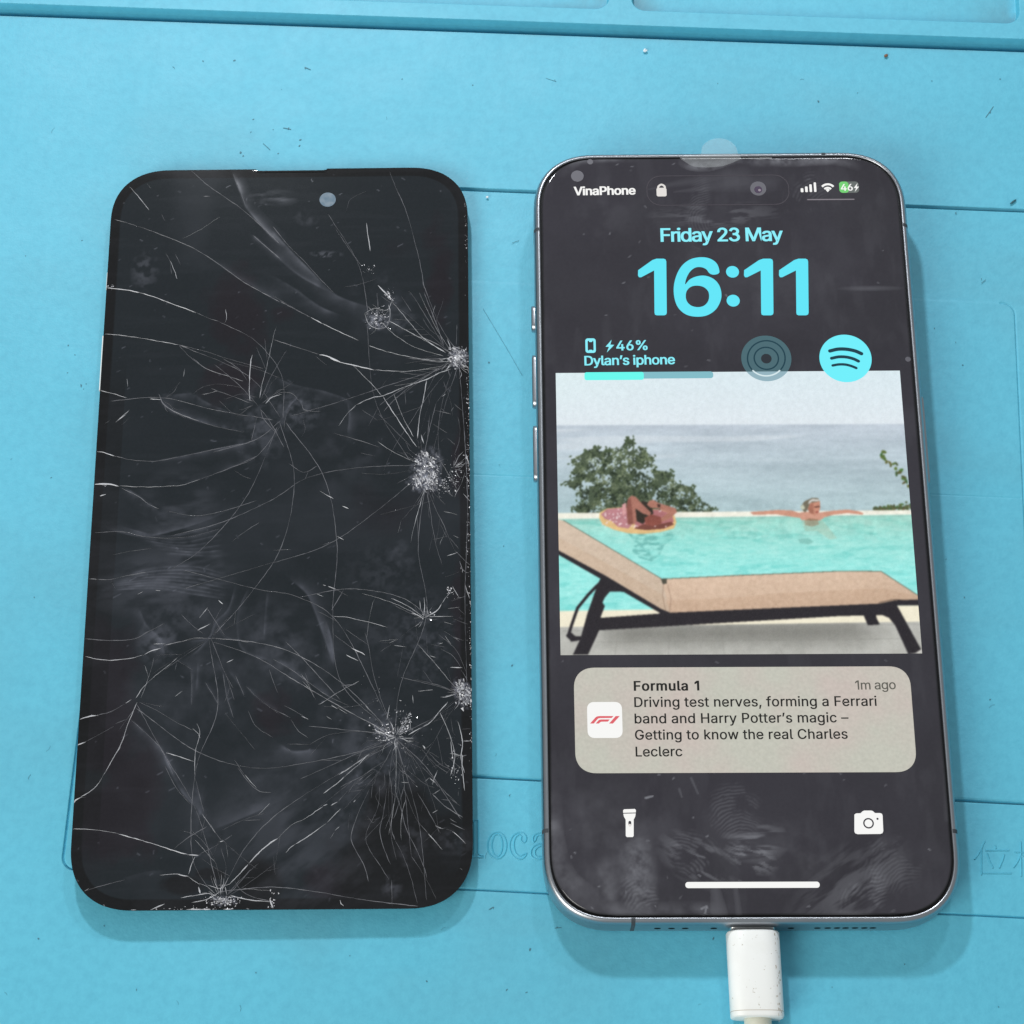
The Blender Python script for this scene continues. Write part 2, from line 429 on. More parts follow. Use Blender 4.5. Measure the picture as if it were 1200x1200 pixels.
# outlines of the letters the phone shows: character -> [advance, contours]
GLYPHS = json.loads(r'''{"%":[676,[[175,283,146,286,121,297,101,314,86,335,78,360,75,388,75,412,78,440,87,464,101,486,121,503,146,513,175,517,206,513,230,503,250,486,264,464,273,440,276,412,276,388,273,360,264,335,250,314,230,297,205,286],[175,327,198,332,212,346,221,365,223,388,223,412,213,454,198,468,175,473,153,468,138,454,130,435,127,412,127,388,130,365,138,346,153,332],[501,-10,471,-6,446,5,426,21,412,43,403,68,400,95,400,120,403,147,412,172,427,194,447,210,471,221,501,225,531,221,556,210,576,194,590,172,598,147,601,120,601,95,598,68,589,43,575,21,555,5,531,-6],[501,35,523,39,538,53,546,73,549,95,549,120,538,162,524,176,501,180,479,176,464,162,456,142,453,120,453,95,455,73,464,53,479,39],[132,0,482,509,540,509,191,0]]],",":[187,[[38,-119,68,71,137,71,84,-119]]],"1":[350,[[276,509,276,0,212,0,212,438,86,350,86,427,198,509]]],"2":[453,[[64,0,64,47,234,229,282,282,311,327,320,371,317,397,308,419,293,436,273,449,224,460,196,457,172,447,153,433,139,413,130,390,127,362,66,362,71,405,86,442,111,473,143,496,182,511,225,516,268,511,306,497,337,474,361,445,376,411,381,372,371,318,336,259,267,180,153,60,153,57,389,57,389,0]]],"3":[453,[[63,408,72,432,87,457,108,479,133,496,161,508,191,514,222,516,253,512,282,503,309,488,332,469,351,446,363,420,369,391,369,362,361,334,347,308,327,286,303,268,276,255,246,247,216,244,180,244,180,304,214,304,235,306,255,311,272,319,287,330,298,343,305,357,309,371,310,386,307,400,300,414,289,427,276,438,259,447,240,453,220,456,199,455,180,450,162,443,147,433,135,420,126,407,120,389],[180,300,216,300,247,297,278,290,308,277,334,260,356,239,374,214,385,186,391,156,389,126,382,97,367,70,348,47,324,27,297,11,267,1,235,-5,203,-6,171,-1,140,9,112,23,87,42,67,65,51,91,43,116,100,135,106,116,115,100,128,86,144,74,163,64,184,57,206,54,229,55,251,59,272,66,290,76,306,89,317,104,326,119,330,136,331,152,328,168,321,184,311,199,297,213,279,224,259,233,238,238,214,240,180,240]]],"4":[453,[[40,105,40,158,247,509,311,509,109,166,109,163,413,163,413,105],[282,0,282,121,282,146,282,318,343,318,343,0]]],"6":[453,[[226,-7,182,-1,142,15,109,40,84,74,69,115,64,162,68,199,80,239,137,340,252,509,322,509,151,261,145,261,165,288,196,307,235,314,278,309,316,295,346,271,370,240,384,201,389,157,384,112,368,73,343,39,310,14,271,-2],[226,48,254,52,279,63,299,79,314,101,324,128,327,157,324,187,314,213,299,235,279,251,254,262,226,265,198,262,174,252,153,235,138,214,128,188,125,158,128,128,138,102,153,79,174,63,198,52]]],":":[187,[[95,-4,78,-1,63,9,53,24,50,41,53,59,63,73,78,83,95,87,113,83,128,73,138,59,141,41,138,24,128,9,113,-1],[95,271,78,274,63,284,53,299,50,316,53,334,63,349,78,359,95,362,113,359,128,349,138,334,141,316,138,299,128,284,113,274]]],"C":[510,[[267,-7,205,1,150,25,104,63,70,115,48,179,40,254,48,329,70,393,104,445,150,484,205,508,267,516,340,504,373,490,402,471,427,447,448,418,463,385,473,348,408,348,389,395,357,428,315,449,267,456,223,450,184,432,150,403,125,364,109,314,103,254,109,194,125,145,151,105,184,76,223,59,267,53,315,60,357,81,389,114,408,160,473,160,463,124,448,91,428,62,402,38,373,19,341,5,305,-4]]],"D":[502,[[219,0,96,0,96,57,215,57,272,63,318,81,354,110,379,149,394,198,399,255,394,312,379,361,354,399,320,428,275,446,221,452,93,452,93,509,225,509,294,501,353,478,399,441,433,391,455,329,462,255,455,181,433,119,398,68,351,31,291,8],[125,509,125,0,60,0,60,509]]],"F":[410,[[60,0,60,509,369,509,369,452,125,452,125,278,346,278,346,221,125,221,125,0]]],"G":[521,[[269,-7,205,1,149,25,104,64,69,116,47,179,40,254,47,329,69,393,103,445,149,484,203,508,265,516,304,513,340,504,374,489,403,469,429,445,449,416,465,384,474,349,408,349,387,393,356,427,315,448,265,456,222,450,183,432,150,404,125,364,109,314,103,254,109,194,125,145,151,105,184,76,224,59,269,53,309,57,345,71,374,93,396,123,410,160,415,202,434,199,283,199,283,256,478,256,478,200,471,141,451,91,419,50,377,19,326,0]]],"H":[517,[[60,0,60,509,125,509,125,289,392,289,392,509,457,509,457,0,392,0,392,232,125,232,125,0]]],"L":[393,[[60,0,60,509,125,509,125,57,361,57,361,0]]],"M":[628,[[60,0,60,509,152,509,277,187,287,159,299,123,311,84,322,49,307,49,318,83,330,121,342,158,352,187,476,509,568,509,568,0,504,0,504,291,504,327,505,369,506,413,507,457,513,457,498,409,482,363,467,322,456,291,342,0,286,0,170,291,159,321,145,361,129,408,112,457,119,457,120,416,121,372,122,328,122,291,122,0]]],"P":[445,[[60,0,60,509,235,509,289,503,332,487,366,462,390,430,404,391,409,348,404,304,390,265,366,233,332,207,289,191,235,186,125,186,125,0],[125,242,233,242,269,246,297,256,320,275,336,305,342,348,336,390,320,420,297,440,269,449,233,452,125,452]]],"V":[480,[[204,0,16,509,84,509,192,206,215,137,248,31,235,31,267,138,290,206,395,509,463,509,278,0]]],"a":[390,[[160,-9,126,-5,94,5,68,22,48,45,35,73,30,108,34,138,43,161,58,179,78,193,125,211,178,220,234,227,265,235,273,243,276,255,276,257,267,297,240,322,196,331,149,322,118,301,100,274,41,291,57,322,79,346,104,364,133,375,194,384,239,379,286,360,306,343,322,320,333,290,337,251,337,0,277,0,277,52,272,52,252,25,215,1],[170,45,202,49,228,59,248,74,263,93,272,115,276,138,276,190,259,182,231,176,200,171,175,168,134,159,103,139,95,124,92,105,102,72,130,52]]],"b":[424,[[229,-8,198,-5,172,4,138,31,118,59,112,59,112,0,53,0,53,509,114,509,114,319,118,319,137,346,171,373,197,381,229,384,274,378,313,361,345,332,370,293,385,245,390,189,385,133,370,84,346,45,313,16,274,-2],[220,47,253,51,279,66,301,88,316,117,325,151,328,189,325,227,316,261,301,290,280,311,253,325,220,330,188,325,161,312,140,291,125,263,116,229,113,189,116,150,125,115,140,86,162,65,188,51]]],"c":[396,[[207,-8,159,-2,117,16,82,46,56,85,40,133,34,187,40,243,56,291,82,330,117,360,159,378,207,384,260,377,305,356,340,322,362,277,303,262,290,289,270,311,242,325,207,330,173,325,145,310,124,287,108,258,99,224,96,187,99,151,108,117,124,89,145,66,173,51,207,46,243,52,271,66,292,89,304,117,363,102,341,56,306,21,261,-1]]],"d":[425,[[195,-8,151,-2,111,16,79,45,55,84,39,133,34,189,39,245,55,293,79,332,112,361,151,378,196,384,228,381,253,373,287,346,306,319,311,319,311,509,372,509,372,0,313,0,313,59,307,59,287,31,252,4,227,-5],[205,47,236,51,263,65,284,86,299,115,309,150,312,189,309,229,300,263,284,291,263,312,237,325,205,330,172,325,145,311,124,290,108,261,99,227,96,189,99,151,109,117,124,88,145,66,172,51]]],"e":[404,[[212,-8,161,-2,117,16,82,46,56,85,40,132,34,187,39,242,55,290,81,329,115,359,157,378,205,384,266,374,294,361,319,341,341,315,357,282,368,242,371,194,371,169,75,169,75,221,338,221,310,202,307,237,298,269,283,294,263,314,237,326,205,330,173,326,146,313,125,294,109,270,99,241,96,211,96,178,100,139,110,106,128,80,151,61,179,50,212,46,254,53,285,73,306,105,365,91,353,63,335,39,311,19,283,4,249,-5]]],"f":[254,[[228,379,228,327,6,327,6,379],[81,0,81,432,84,461,96,486,113,505,135,519,187,530,222,527,243,521,227,468,215,472,195,474,171,470,154,460,145,443,142,419,142,0]]],"g":[425,[[207,-151,168,-148,134,-140,82,-110,51,-69,101,-41,122,-66,154,-88,207,-97,249,-92,282,-75,304,-47,311,-6,311,68,306,68,287,41,252,16,227,8,195,5,152,10,113,27,80,53,55,90,39,136,34,191,39,246,55,293,80,332,112,361,152,378,196,384,228,382,253,373,288,346,308,319,313,319,313,379,372,379,372,-9,367,-54,350,-90,324,-117,291,-136,251,-147],[205,59,237,63,264,75,285,95,300,121,309,154,312,193,309,231,300,264,285,291,264,312,237,325,205,330,172,325,145,312,124,290,109,262,99,229,96,193,99,155,109,123,124,96,145,76,172,63]]],"h":[410,[[114,227,114,0,53,0,53,509,114,509,114,287,102,287,124,332,152,362,187,379,227,384,264,380,295,369,321,349,341,321,353,285,357,240,357,0,296,0,296,235,290,275,273,304,246,323,210,329,184,326,161,317,141,303,126,283,117,257]]],"i":[167,[[53,0,53,379,114,379,114,0],[84,443,67,446,54,455,44,468,41,483,44,499,54,512,67,521,84,524,100,521,114,512,123,499,126,483,123,468,114,455,100,446]]],"k":[380,[[110,137,110,212,121,212,284,379,360,379,184,199,177,199],[53,0,53,509,114,509,114,0],[294,0,148,186,191,229,372,0]]],"l":[189,[[139,-2,101,3,74,20,58,47,53,84,53,509,114,509,114,99,120,62,130,54,146,52,160,53,170,54,181,3,162,-1]]],"m":[609,[[53,0,53,379,112,379,112,295,108,295,118,323,132,346,172,376,219,386,257,380,287,361,309,331,321,295,312,295,322,321,337,343,381,375,437,386,468,383,497,372,522,354,541,328,553,296,557,255,557,0,496,0,496,254,490,289,473,313,447,326,419,330,395,328,374,320,345,290,335,247,335,0,274,0,274,260,269,288,253,311,229,326,199,330,158,320,140,307,126,289,117,266,114,238,114,0]]],"n":[409,[[114,227,114,0,53,0,53,379,112,379,112,287,102,287,124,332,152,362,187,379,227,384,264,380,295,369,321,349,341,321,353,285,357,240,357,0,296,0,296,235,290,275,273,304,246,323,210,329,184,326,161,317,141,303,126,283,117,257]]],"o":[415,[[207,-8,159,-2,117,16,82,46,56,85,40,133,34,187,40,243,56,291,82,330,117,360,159,378,207,384,256,378,299,360,333,330,359,291,376,243,381,187,376,133,359,85,333,46,299,16,256,-2],[207,46,242,51,270,66,292,89,307,117,316,151,319,187,316,224,307,258,292,287,270,310,242,325,207,330,173,325,145,310,124,287,108,258,99,224,96,187,99,151,108,117,124,89,145,66,173,51]]],"p":[424,[[53,-143,53,379,112,379,112,319,118,319,137,346,171,373,197,381,229,384,274,378,313,361,345,332,370,293,385,245,390,189,385,133,370,84,346,45,313,16,274,-2,229,-8,198,-5,173,4,138,31,118,59,114,59,114,-143],[220,47,253,51,279,66,301,88,316,117,325,151,328,189,325,227,316,261,301,290,280,311,253,325,220,330,188,325,161,312,140,291,125,263,116,229,113,189,116,150,125,115,140,86,162,65,188,51]]],"r":[259,[[53,0,53,379,112,379,112,321,115,321,130,347,152,367,181,380,213,385,229,384,243,384,243,322,230,324,207,326,182,323,159,315,140,301,126,284,117,262,114,237,114,0]]],"s":[364,[[182,-8,145,-5,112,3,84,18,62,38,45,63,36,94,94,107,105,79,124,60,150,49,181,45,217,50,244,62,262,81,268,103,265,121,254,136,237,147,212,155,149,170,104,186,72,208,53,237,47,274,51,305,65,332,87,354,115,370,149,381,187,384,223,381,254,372,279,358,299,339,324,290,268,277,258,298,243,316,219,328,187,333,156,329,131,317,114,299,109,277,112,258,124,243,172,223,229,209,275,194,306,171,325,142,331,107,326,75,312,47,290,24,260,6,223,-5]]],"t":[228,[[204,379,204,327,6,327,6,379],[65,471,126,471,126,98,128,76,136,61,150,53,170,50,185,51,202,54,213,2,192,-3,168,-4,125,2,92,21,72,52,65,93]]],"u":[410,[[182,-5,146,-1,115,11,89,31,69,59,57,95,53,139,53,379,114,379,114,144,119,105,137,75,164,56,200,50,226,53,249,62,268,77,283,97,293,122,296,153,296,379,357,379,357,0,298,0,298,92,307,92,286,47,257,17,222,0]]],"v":[390,[[163,0,17,379,84,379,165,155,187,87,206,21,184,21,203,87,224,155,305,379,371,379,226,0]]],"w":[567,[[138,0,23,379,87,379,133,214,154,137,175,41,165,41,186,135,206,214,252,379,316,379,362,214,382,136,402,41,391,41,413,135,434,214,480,379,545,379,429,0,368,0,319,172,305,225,291,280,277,338,291,338,277,280,263,225,248,172,199,0]]],"y":[390,[[47,-139,61,-86,71,-87,104,-89,130,-74,151,-36,163,-1,17,379,84,379,165,155,187,87,206,21,184,21,202,87,224,155,305,379,371,379,204,-58,177,-107,139,-136,91,-145,65,-143]]],"\u2013":[350,[[350,244,350,188,0,188,0,244]]],"\u2019":[176,[[52,318,82,509,151,509,98,318]]]," ":[188,[]]}''')

# ================================================================== SETTING: bench, repair mat
bv = [(-900, -700), (900, -700), (900, 700), (-900, 700)]
bench = mesh('workbench', [(x, y, z) for z in (-33, -3.0) for x, y in bv],
             [(3, 2, 1, 0), (4, 5, 6, 7), (0, 1, 5, 4), (1, 2, 6, 5), (2, 3, 7, 6), (3, 0, 4, 7)], None, MAT_BENCH)
bench['kind'] = 'structure'

RIDGE = 2.0
matobj = thing('repair_mat', 'light blue silicone repair mat lying under both phones, with grooves and a raised tray rim', 'mat', FM)
tf = np.mean([M_(x, y, 0)[1] for x, y in ((0, 16), (600, 40), (1200, 61))])            # foot of the rim
tt = np.mean([M_(x, y, RIDGE)[1] for x, y in ((0, 5), (400, 21.5), (800, 35), (1200, 46))])  # lip of the rim
tg1 = np.mean([M_(x, y)[1] for x, y in ((600, 223.7), (1190, 246.4))])                 # upper groove
tg2 = np.mean([M_(x, y)[1] for x, y in ((560, 912.3), (630, 914.5), (1140, 937.5), (1195, 940.5))])
tg3 = np.mean([M_(x, y)[1] for x, y in ((545, 1044), (640, 1047.5), (1110, 1070), (1195, 1073.5))])
tg4 = np.mean([M_(x, y)[1] for x, y in ((560, 331), (620, 333), (1080, 350.5), (1165, 354))])
tg5 = np.mean([M_(x, y)[1] for x, y in ((1100, 580.5), (1195, 583))])
sl = np.mean([M_(x, y)[0] for x, y in ((80.5, 955), (76, 985), (73.5, 1010))])
sr = np.mean([M_(x, y)[0] for x, y in ((1190, 365), (1193.5, 450), (1196.5, 530))])
p1r = M_(713, 4, RIDGE)[0]
p2l = M_(741, 4, RIDGE)[0]
p2r = M_(1194, 12, RIDGE)[0]
tp = np.mean([M_(x, y, RIDGE)[1] for x, y in ((600, 7.0), (800, 14.5), (1000, 20.5), (1160, 23))])
R1 = (sl, sl + 330, tg3, tg1, 2.4)            # s0, s1, t0, t1, corner radius
R2 = (sr - 150, sr, tg2, tg4, 2.6)


def dense(c, w, d):
    return np.arange(c - w, c + w + d / 2, d)


s_lines = np.concatenate([np.arange(-300, 301, 6.0), np.arange(-125, 126, 2.5), dense(sl, .9, .1), sl + np.arange(.9, 3.2, .2), dense(sr, .9, .1), sr - np.arange(.9, 3.6, .2),
                          *(np.concatenate([dense(p, .8, .1), p + d * np.arange(.8, 4.6, .2)]) for p, d in ((p1r, -1), (p2l, 1), (p2r, -1)))])
t_lines = np.concatenate([np.arange(-200, 201, 6.0), np.arange(-100, 130, 2.5), dense(tt + .3, .6, .04), dense(tf, .8, .04), dense(tp, .8, .1), tp + np.arange(.8, 4.6, .2), tg3 + np.arange(.9, 3.2, .2), tg4 - np.arange(.9, 3.6, .2),
                          *(dense(g, .9, .1) for g in (tg1, tg2, tg3, tg4, tg5))])


def uniq(a):
    a = np.sort(a)
    keep = [a[0]]
    for v in a[1:]:
        if v - keep[-1] > 0.03:
            keep.append(v)
    return np.array(keep)


s_lines, t_lines = uniq(s_lines), uniq(t_lines)
SS, TT = np.meshgrid(s_lines, t_lines, indexing='ij')


def rr_sd(s, t, R):
    s0, s1, t0, t1, r = R
    qx = np.abs(s - (s0 + s1) / 2) - (s1 - s0) / 2 + r
    qy = np.abs(t - (t0 + t1) / 2) - (t1 - t0) / 2 + r
    return np.hypot(np.maximum(qx, 0), np.maximum(qy, 0)) + np.minimum(np.maximum(qx, qy), 0) - r


def sstep(a, b, x):
    u = np.clip((x - a) / (b - a), 0, 1)
    return u * u * (3 - 2 * u)


def groove(d, w, depth):
    return -depth * (1 - sstep(0.0, 1.0, np.abs(d) / w))


Hh = np.zeros_like(SS)
d1 = rr_sd(SS, TT, R1)
wtop = np.where(TT > tg1 - 3, 1.0, 0.62)
Hh += groove(d1, 0.30 + 0.16 * (wtop - .62) / .38, 0.9 * wtop)
Hh -= 0.10 * (1 - sstep(-.25, .25, d1))                                        # the field sits a hair lower
Hh += np.where(d1 < -.5, groove(TT - tg2, 0.36, 0.7), 0)
d2 = rr_sd(SS, TT, R2)
Hh += np.where(TT > tg2 + .6, 0.07 * (1 - sstep(-.3, .3, d2)), 0.07 * (TT <= tg2 + .6) * (d2 < 0) * 0)
Hh += np.where((TT > tg2 + 1) & (SS > sr - 3), groove(d2, 0.28, 0.2), 0)
Hh += np.where(d2 < -.5, groove(TT - tg5, 0.25, 0.05), 0)
# raised rim with its pockets
Hh += RIDGE * sstep(-.30, .30, TT - tt - .3)
Hh -= 2.6 * sstep(-.22, .12, TT - tf) * (1 - sstep(-.1, .12, TT - tt))                # the trench at the foot of the rim
for s0, s1 in ((p1r - 85, p1r), (p2l, p2r), (p2r + 5, p2r + 90), (p1r - 175, p1r - 90)):
    dp = rr_sd(SS, TT, (s0, s1, tp, tp + 55, 3.0))
    Hh -= 1.9 * (1 - sstep(-.35, .25, dp))
Hh += 0.10 * (fbm(SS, TT, 60, 3, 2) - 0.5)
V = np.stack([SS.ravel(), TT.ravel(), Hh.ravel()], 1)
grime = 0.55 * np.exp(-np.abs(TT - tf + .25) / .28) * fbm(SS, TT, 9, 21) + 0.16 * np.exp(-np.maximum(tf - TT, 0) / 1.6) * (TT < tf) * fbm(SS, TT * 3, 14, 22)  # darker line at the rim foot, fading out below it
grime += 0.45 * (np.abs(TT - tg1) < .3) * (np.abs(d1) < .4) + .3 * (np.abs(TT - tg2) < .2) * (d1 < 0)  # darker along the two grooves
for s0, s1 in ((p1r - 85, p1r), (p2l, p2r)):
    dp = rr_sd(SS, TT, (s0, s1, tp, tp + 55, 3.0))
    grime += 0.55 * (dp < -.3) * sstep(.46, .66, fbm(SS, TT, 11, 31)) * np.exp(-np.minimum(np.abs(SS - s1), np.abs(SS - s0)) / 9)  # patchily darker towards the pocket ends
grime += .13 * sstep(.52, .80, fbm(SS, TT, 34, 51)) + .10 * sstep(.55, .8, fbm(SS * .4 + TT, TT * 1.5, 12, 52)) * sstep(.4, .7, fbm(SS, TT, 60, 53))
surf = big_mesh('mat_surface', V, grid_quads(len(s_lines), len(t_lines)), matobj, MAT_SIL)
attr(surf, 'grime', np.clip(grime, 0, 1))  # also holds the darker rim foot, grooves and pocket ends
nS, nT = len(s_lines), len(t_lines)
edge = [i * nT for i in range(nS)] + [(nS - 1) * nT + j for j in range(1, nT)] + [i * nT + nT - 1 for i in range(nS - 2, -1, -1)] + [j for j in range(nT - 2, 0, -1)]
ev = [tuple(V[i]) for i in edge]
n = len(ev)
mesh('mat_edge', ev + [(x, y, -3.0) for x, y, z in ev], [(i, n + i, n + (i + 1) % n, (i + 1) % n) for i in range(n)] + [tuple(range(2 * n - 1, n - 1, -1))], matobj, MAT_SIL)


def ridge_line(pts, w, h, closed=False, z0=0.0):
    """a thin raised line (three points across) along a polyline; returns verts, faces"""
    P = np.array(pts, float)
    n = len(P)
    if closed:
        T = np.roll(P, -1, 0) - np.roll(P, 1, 0)
    else:
        T = np.gradient(P, axis=0)
    T /= np.maximum(np.linalg.norm(T, axis=1), 1e-9)[:, None]
    N = np.stack([-T[:, 1], T[:, 0]], 1)
    w = np.broadcast_to(np.asarray(w, float), (n,))[:, None]
    A, B = P + N * w / 2, P - N * w / 2
    hh = np.broadcast_to(np.asarray(h, float), (n,))
    V = np.concatenate([np.c_[A, np.full(n, z0)], np.c_[P, z0 + hh], np.c_[B, np.full(n, z0)]])
    F = []
    for i in range(n if closed else n - 1):
        k = (i + 1) % n
        F += [(n + i, n + k, k, i), (2 * n + i, 2 * n + k, n + k, n + i)]
    return V, F


def smooth_line(pts, step, closed=False):
    """Catmull-Rom through pts, resampled"""
    P = np.array(pts, float)
    if len(P) == 2:
        L = np.linalg.norm(P[1] - P[0])
        k = max(2, int(L / step) + 1)
        return P[0] + (P[1] - P[0]) * np.linspace(0, 1, k)[:, None]
    Q = np.vstack([P[-1], P, P[0], P[1]]) if closed else np.vstack([2 * P[0] - P[1], P, 2 * P[-1] - P[-2]])
    out = []
    for i in range(1, len(Q) - 2):
        p0, p1, p2, p3 = Q[i - 1:i + 3]
        k = max(1, int(np.linalg.norm(p2 - p1) / step))
        for j in range(k):
            u = j / k
            out.append(.5 * (2 * p1 + (p2 - p0) * u + (2 * p0 - 5 * p1 + 4 * p2 - p3) * u * u + (3 * p1 - p0 - 3 * p2 + p3) * u ** 3))
    if not closed:
        out.append(Q[-2])
    return np.array(out)


# moulded letters: l o c a (the rest of the word is under the phone) and two signs at the right
def zl(pts, ox=540, oy=940, k=10.0):
    return [M_(ox + x / k, oy + y / k) for x, y in pts]


def ell(cx, cy, rx, ry, n=40):
    return [(cx + rx * math.cos(a), cy + ry * math.sin(a)) for a in np.linspace(0, 2 * math.pi, n, endpoint=False)]


LET = [
    [([(140, 226), (160, 212), (205, 212), (206, 400), (206, 608), (228, 620), (264, 628), (264, 647), (130, 647), (130, 628), (150, 618), (158, 606), (158, 420), (158, 240)], False)],
    [(ell(427, 508, 110, 156), True), (ell(428, 505, 61, 130), True)],
    [([(768, 440), (766, 405), (740, 372), (690, 356), (630, 378), (590, 435), (574, 510), (588, 590), (630, 648), (690, 670), (745, 648), (772, 600), (738, 612), (690, 632), (650, 606), (630, 555), (622, 500), (633, 435), (662, 392), (695, 384), (712, 402), (706, 445), (735, 474), (762, 458)], True)],
    [([(855, 470), (845, 430), (860, 392), (905, 365), (960, 362), (1010, 385), (1030, 440), (1030, 610), (1060, 655), (1010, 665), (980, 640), (930, 668), (870, 665), (828, 630), (826, 570), (860, 515), (920, 490), (980, 480), (975, 420), (940, 395), (895, 400), (880, 440)], True), ([(975, 510), (905, 530), (870, 575), (876, 625), (915, 640), (975, 610)], True)],
]
zf = -0.10
for k, parts in enumerate(LET):
    VV, FF = [], []
    for pts, sm in parts:
        L = zl(pts)
        L = smooth_line(L, .25, True) if sm else np.array(L)
        v, f = ridge_line(L, .42, .20, True, zf)
        b0 = len(VV)
        VV += list(v)
        FF += [tuple(b0 + i for i in q) for q in f]
    mesh('embossed_letter', VV, FF, matobj, MAT_SIL)
for parts in ([[(325, 515), (290, 590), (252, 642)], [(302, 568), (302, 750)], [(398, 545), (405, 566)], [(330, 580), (495, 580)], [(342, 600), (358, 650), (382, 702)], [(462, 610), (450, 650), (428, 702)], [(312, 740), (512, 742)]],
              [[(535, 592), (640, 600)], [(578, 520), (582, 760)], [(578, 610), (555, 660), (528, 700)], [(584, 615), (620, 650)], [(640, 560), (720, 562)], [(680, 520), (680, 745)], [(640, 745), (730, 747)]]):
    VV, FF = [], []
    for L in parts:
        v, f = ridge_line(smooth_line(zl(L, 1100, 900, 6.0), .3), .40, .19, False, zf)
        b0 = len(VV)
        VV += list(v)
        FF += [tuple(b0 + i for i in q) for q in f]
    mesh('embossed_letter', VV, FF, matobj, MAT_SIL)

# marks left on the silicone by years of work (flat stains) and a few loose crumbs
MAT_STAIN, t, b = new_mat('dark_stain', (0.055, 0.18, 0.24), 0.6)
VV, FF = [], []
marks = [(282, 179, 1.2), (285, 183, .8), (297, 140, .7), (320, 152, .5), (338, 151, .9), (352, 164, .7), (351, 171, .7), (326, 180, .5), (294, 155, .4), (358, 80, 1.0), (275, 71, .6), (330, 105, .4),
         (238, 72, .5), (95, 452, .8), (98, 456, .5), (101, 450, .4), (79, 437, .5), (88, 416, .4), (80, 405, .6), (96, 282, .4), (554, 100, .5), (650, 94, .45), (471, 93, .4), (959, 119, .8), (1005, 109, .4), (1160, 132, .8), (1172, 93, .7), (1092, 95, .4), (841, 98, .5),
         (575, 1065, .6), (578, 1064, .5), (621, 1113, .75), (617, 1163, .5), (594, 1160, .5), (836, 1100, .6), (653, 1087, .6), (597, 932, .5), (1095, 385, .5), (1128, 428, .5), (1060, 1130, .5), (975, 1157, .5), (1150, 327, .5), (1120, 250, .6), (573, 425, .6), (1170, 1180, .5), (122, 1085, .4),
         (160, 1160, .4), (300, 1140, .5), (410, 1120, .4), (500, 1150, .6), (45, 1100, .5), (40, 700, .4), (60, 560, .4), (30, 300, .4), (1130, 700, .5), (1160, 820, .6), (590, 640, .4), (600, 780, .5), (585, 545, .35)]
for px, py, sz in marks:
    c0 = M_(px, py)
    a0 = random.uniform(0, 6.28)
    el = random.uniform(1, 2.4)
    b0 = len(VV)
    for k in range(7):
        a = 2 * math.pi * k / 7
        r = .24 * sz * random.uniform(.6, 1.2)
        x, y = r * el * math.cos(a), r * math.sin(a)
        VV.append((c0[0] + x * math.cos(a0) - y * math.sin(a0), c0[1] + x * math.sin(a0) + y * math.cos(a0), 0.09))
    FF.append(tuple(range(b0, b0 + 7)))
st = mesh('stain', VV, FF, matobj, MAT_STAIN)
st['kind'] = 'stuff'
VV, FF = [], []
for pts, w in (([(566, 362), (590, 402), (612, 440)], .045), ([(357, 79), (364, 82)], .16), ([(332, 150), (341, 152)], .16), ([(925 / 3, 505 / 3), (950 / 3, 528 / 3)], .1), ([(573, 1066), (578, 1063)], .14), ([(650, 1088), (658, 1087)], .1), ([(1155, 328), (1150, 332)], .12), ([(1155, 138), (1164, 125)], .14), ([(600, 285), (608, 282)], .1), ([(640, 92), (652, 96)], .08)):
    v, f = ridge_line(smooth_line([M_(*p) for p in pts], .4), w, .02, False, .08)
    b0 = len(VV)
    VV += list(v)
    FF += [tuple(b0 + i for i in q) for q in f]
rs = np.random.default_rng(12)
for j in range(42):
    px, py = rs.uniform(-40, 1240), rs.uniform(70, 1240)
    a0, L = rs.uniform(0, 6.28), abs(rs.normal(3, 5)) + 1
    v, f = ridge_line(smooth_line([M_(px, py), M_(px + L * .5 * math.cos(a0), py + L * .5 * math.sin(a0)), M_(px + L * math.cos(a0 + .3), py + L * math.sin(a0 + .3))], .3), rs.uniform(.03, .09), .012, False, .085)
    b0 = len(VV)
    VV += list(v)
    FF += [tuple(b0 + i for i in q) for q in f]
sc = mesh('scuff', VV, FF, matobj, MAT_STAIN)
sc['kind'] = 'stuff'


def crumb(px, py, dims, rot, mat_, name, label, cat):
    c0 = hit(px, py, np.array([0, 0, .1]), np.array([0, 0, 1.]))
    me = bpy.data.meshes.new(name)
    import bmesh
    bm = bmesh.new()
    bmesh.ops.create_icosphere(bm, subdivisions=2, radius=1)
    for v in bm.verts:
        k = .8 + .4 * random.random()
        v.co = Vector((v.co.x * dims[0] * k, v.co.y * dims[1] * k, v.co.z * dims[2] * k + dims[2])) * MM
    bm.to_mesh(me)
    bm.free()
    o = link(name, me, None, mat_)
    o.location = Vector(c0) * MM
    o.rotation_euler = (0, 0, rot)
    o['label'] = label
    o['category'] = cat


MAT_BROWN, t, b = new_mat('brown_grit', (0.22, 0.10, 0.05), 0.6)
MAT_SPLINT, t, b = new_mat('dark_splinter', (0.02, 0.10, 0.13), 0.5)
MAT_BEAD, t, b = new_mat('clear_bead', (0.75, 0.85, 0.9), 0.1)
crumb(1038, 66, (.42, .38, .3), .4, MAT_BROWN, 'grit_crumb', 'tiny brown crumb lying just below the raised tray rim', 'crumb')
crumb(1187, 237, (.9, .22, .2), .6, MAT_SPLINT, 'dark_splinter', 'dark splinter lying above the groove right of the lit phone', 'splinter')
crumb(756, 60, (.45, .42, .3), 0, MAT_BEAD, 'glue_bead', 'small clear bead of glue below the tray rim', 'glue bead')
crumb(571, 231.5, (.3, .26, .2), 0, MAT_BEAD, 'glass_crumb', 'pale glass crumb just below the groove between the two phones', 'crumb')

# ================================================================== THE LIT PHONE
phone = thing('smartphone', 'smartphone with lit lock screen, grey metal frame and white plug in its bottom edge', 'phone', FP)
OX, OY = 0.0, PH / 2


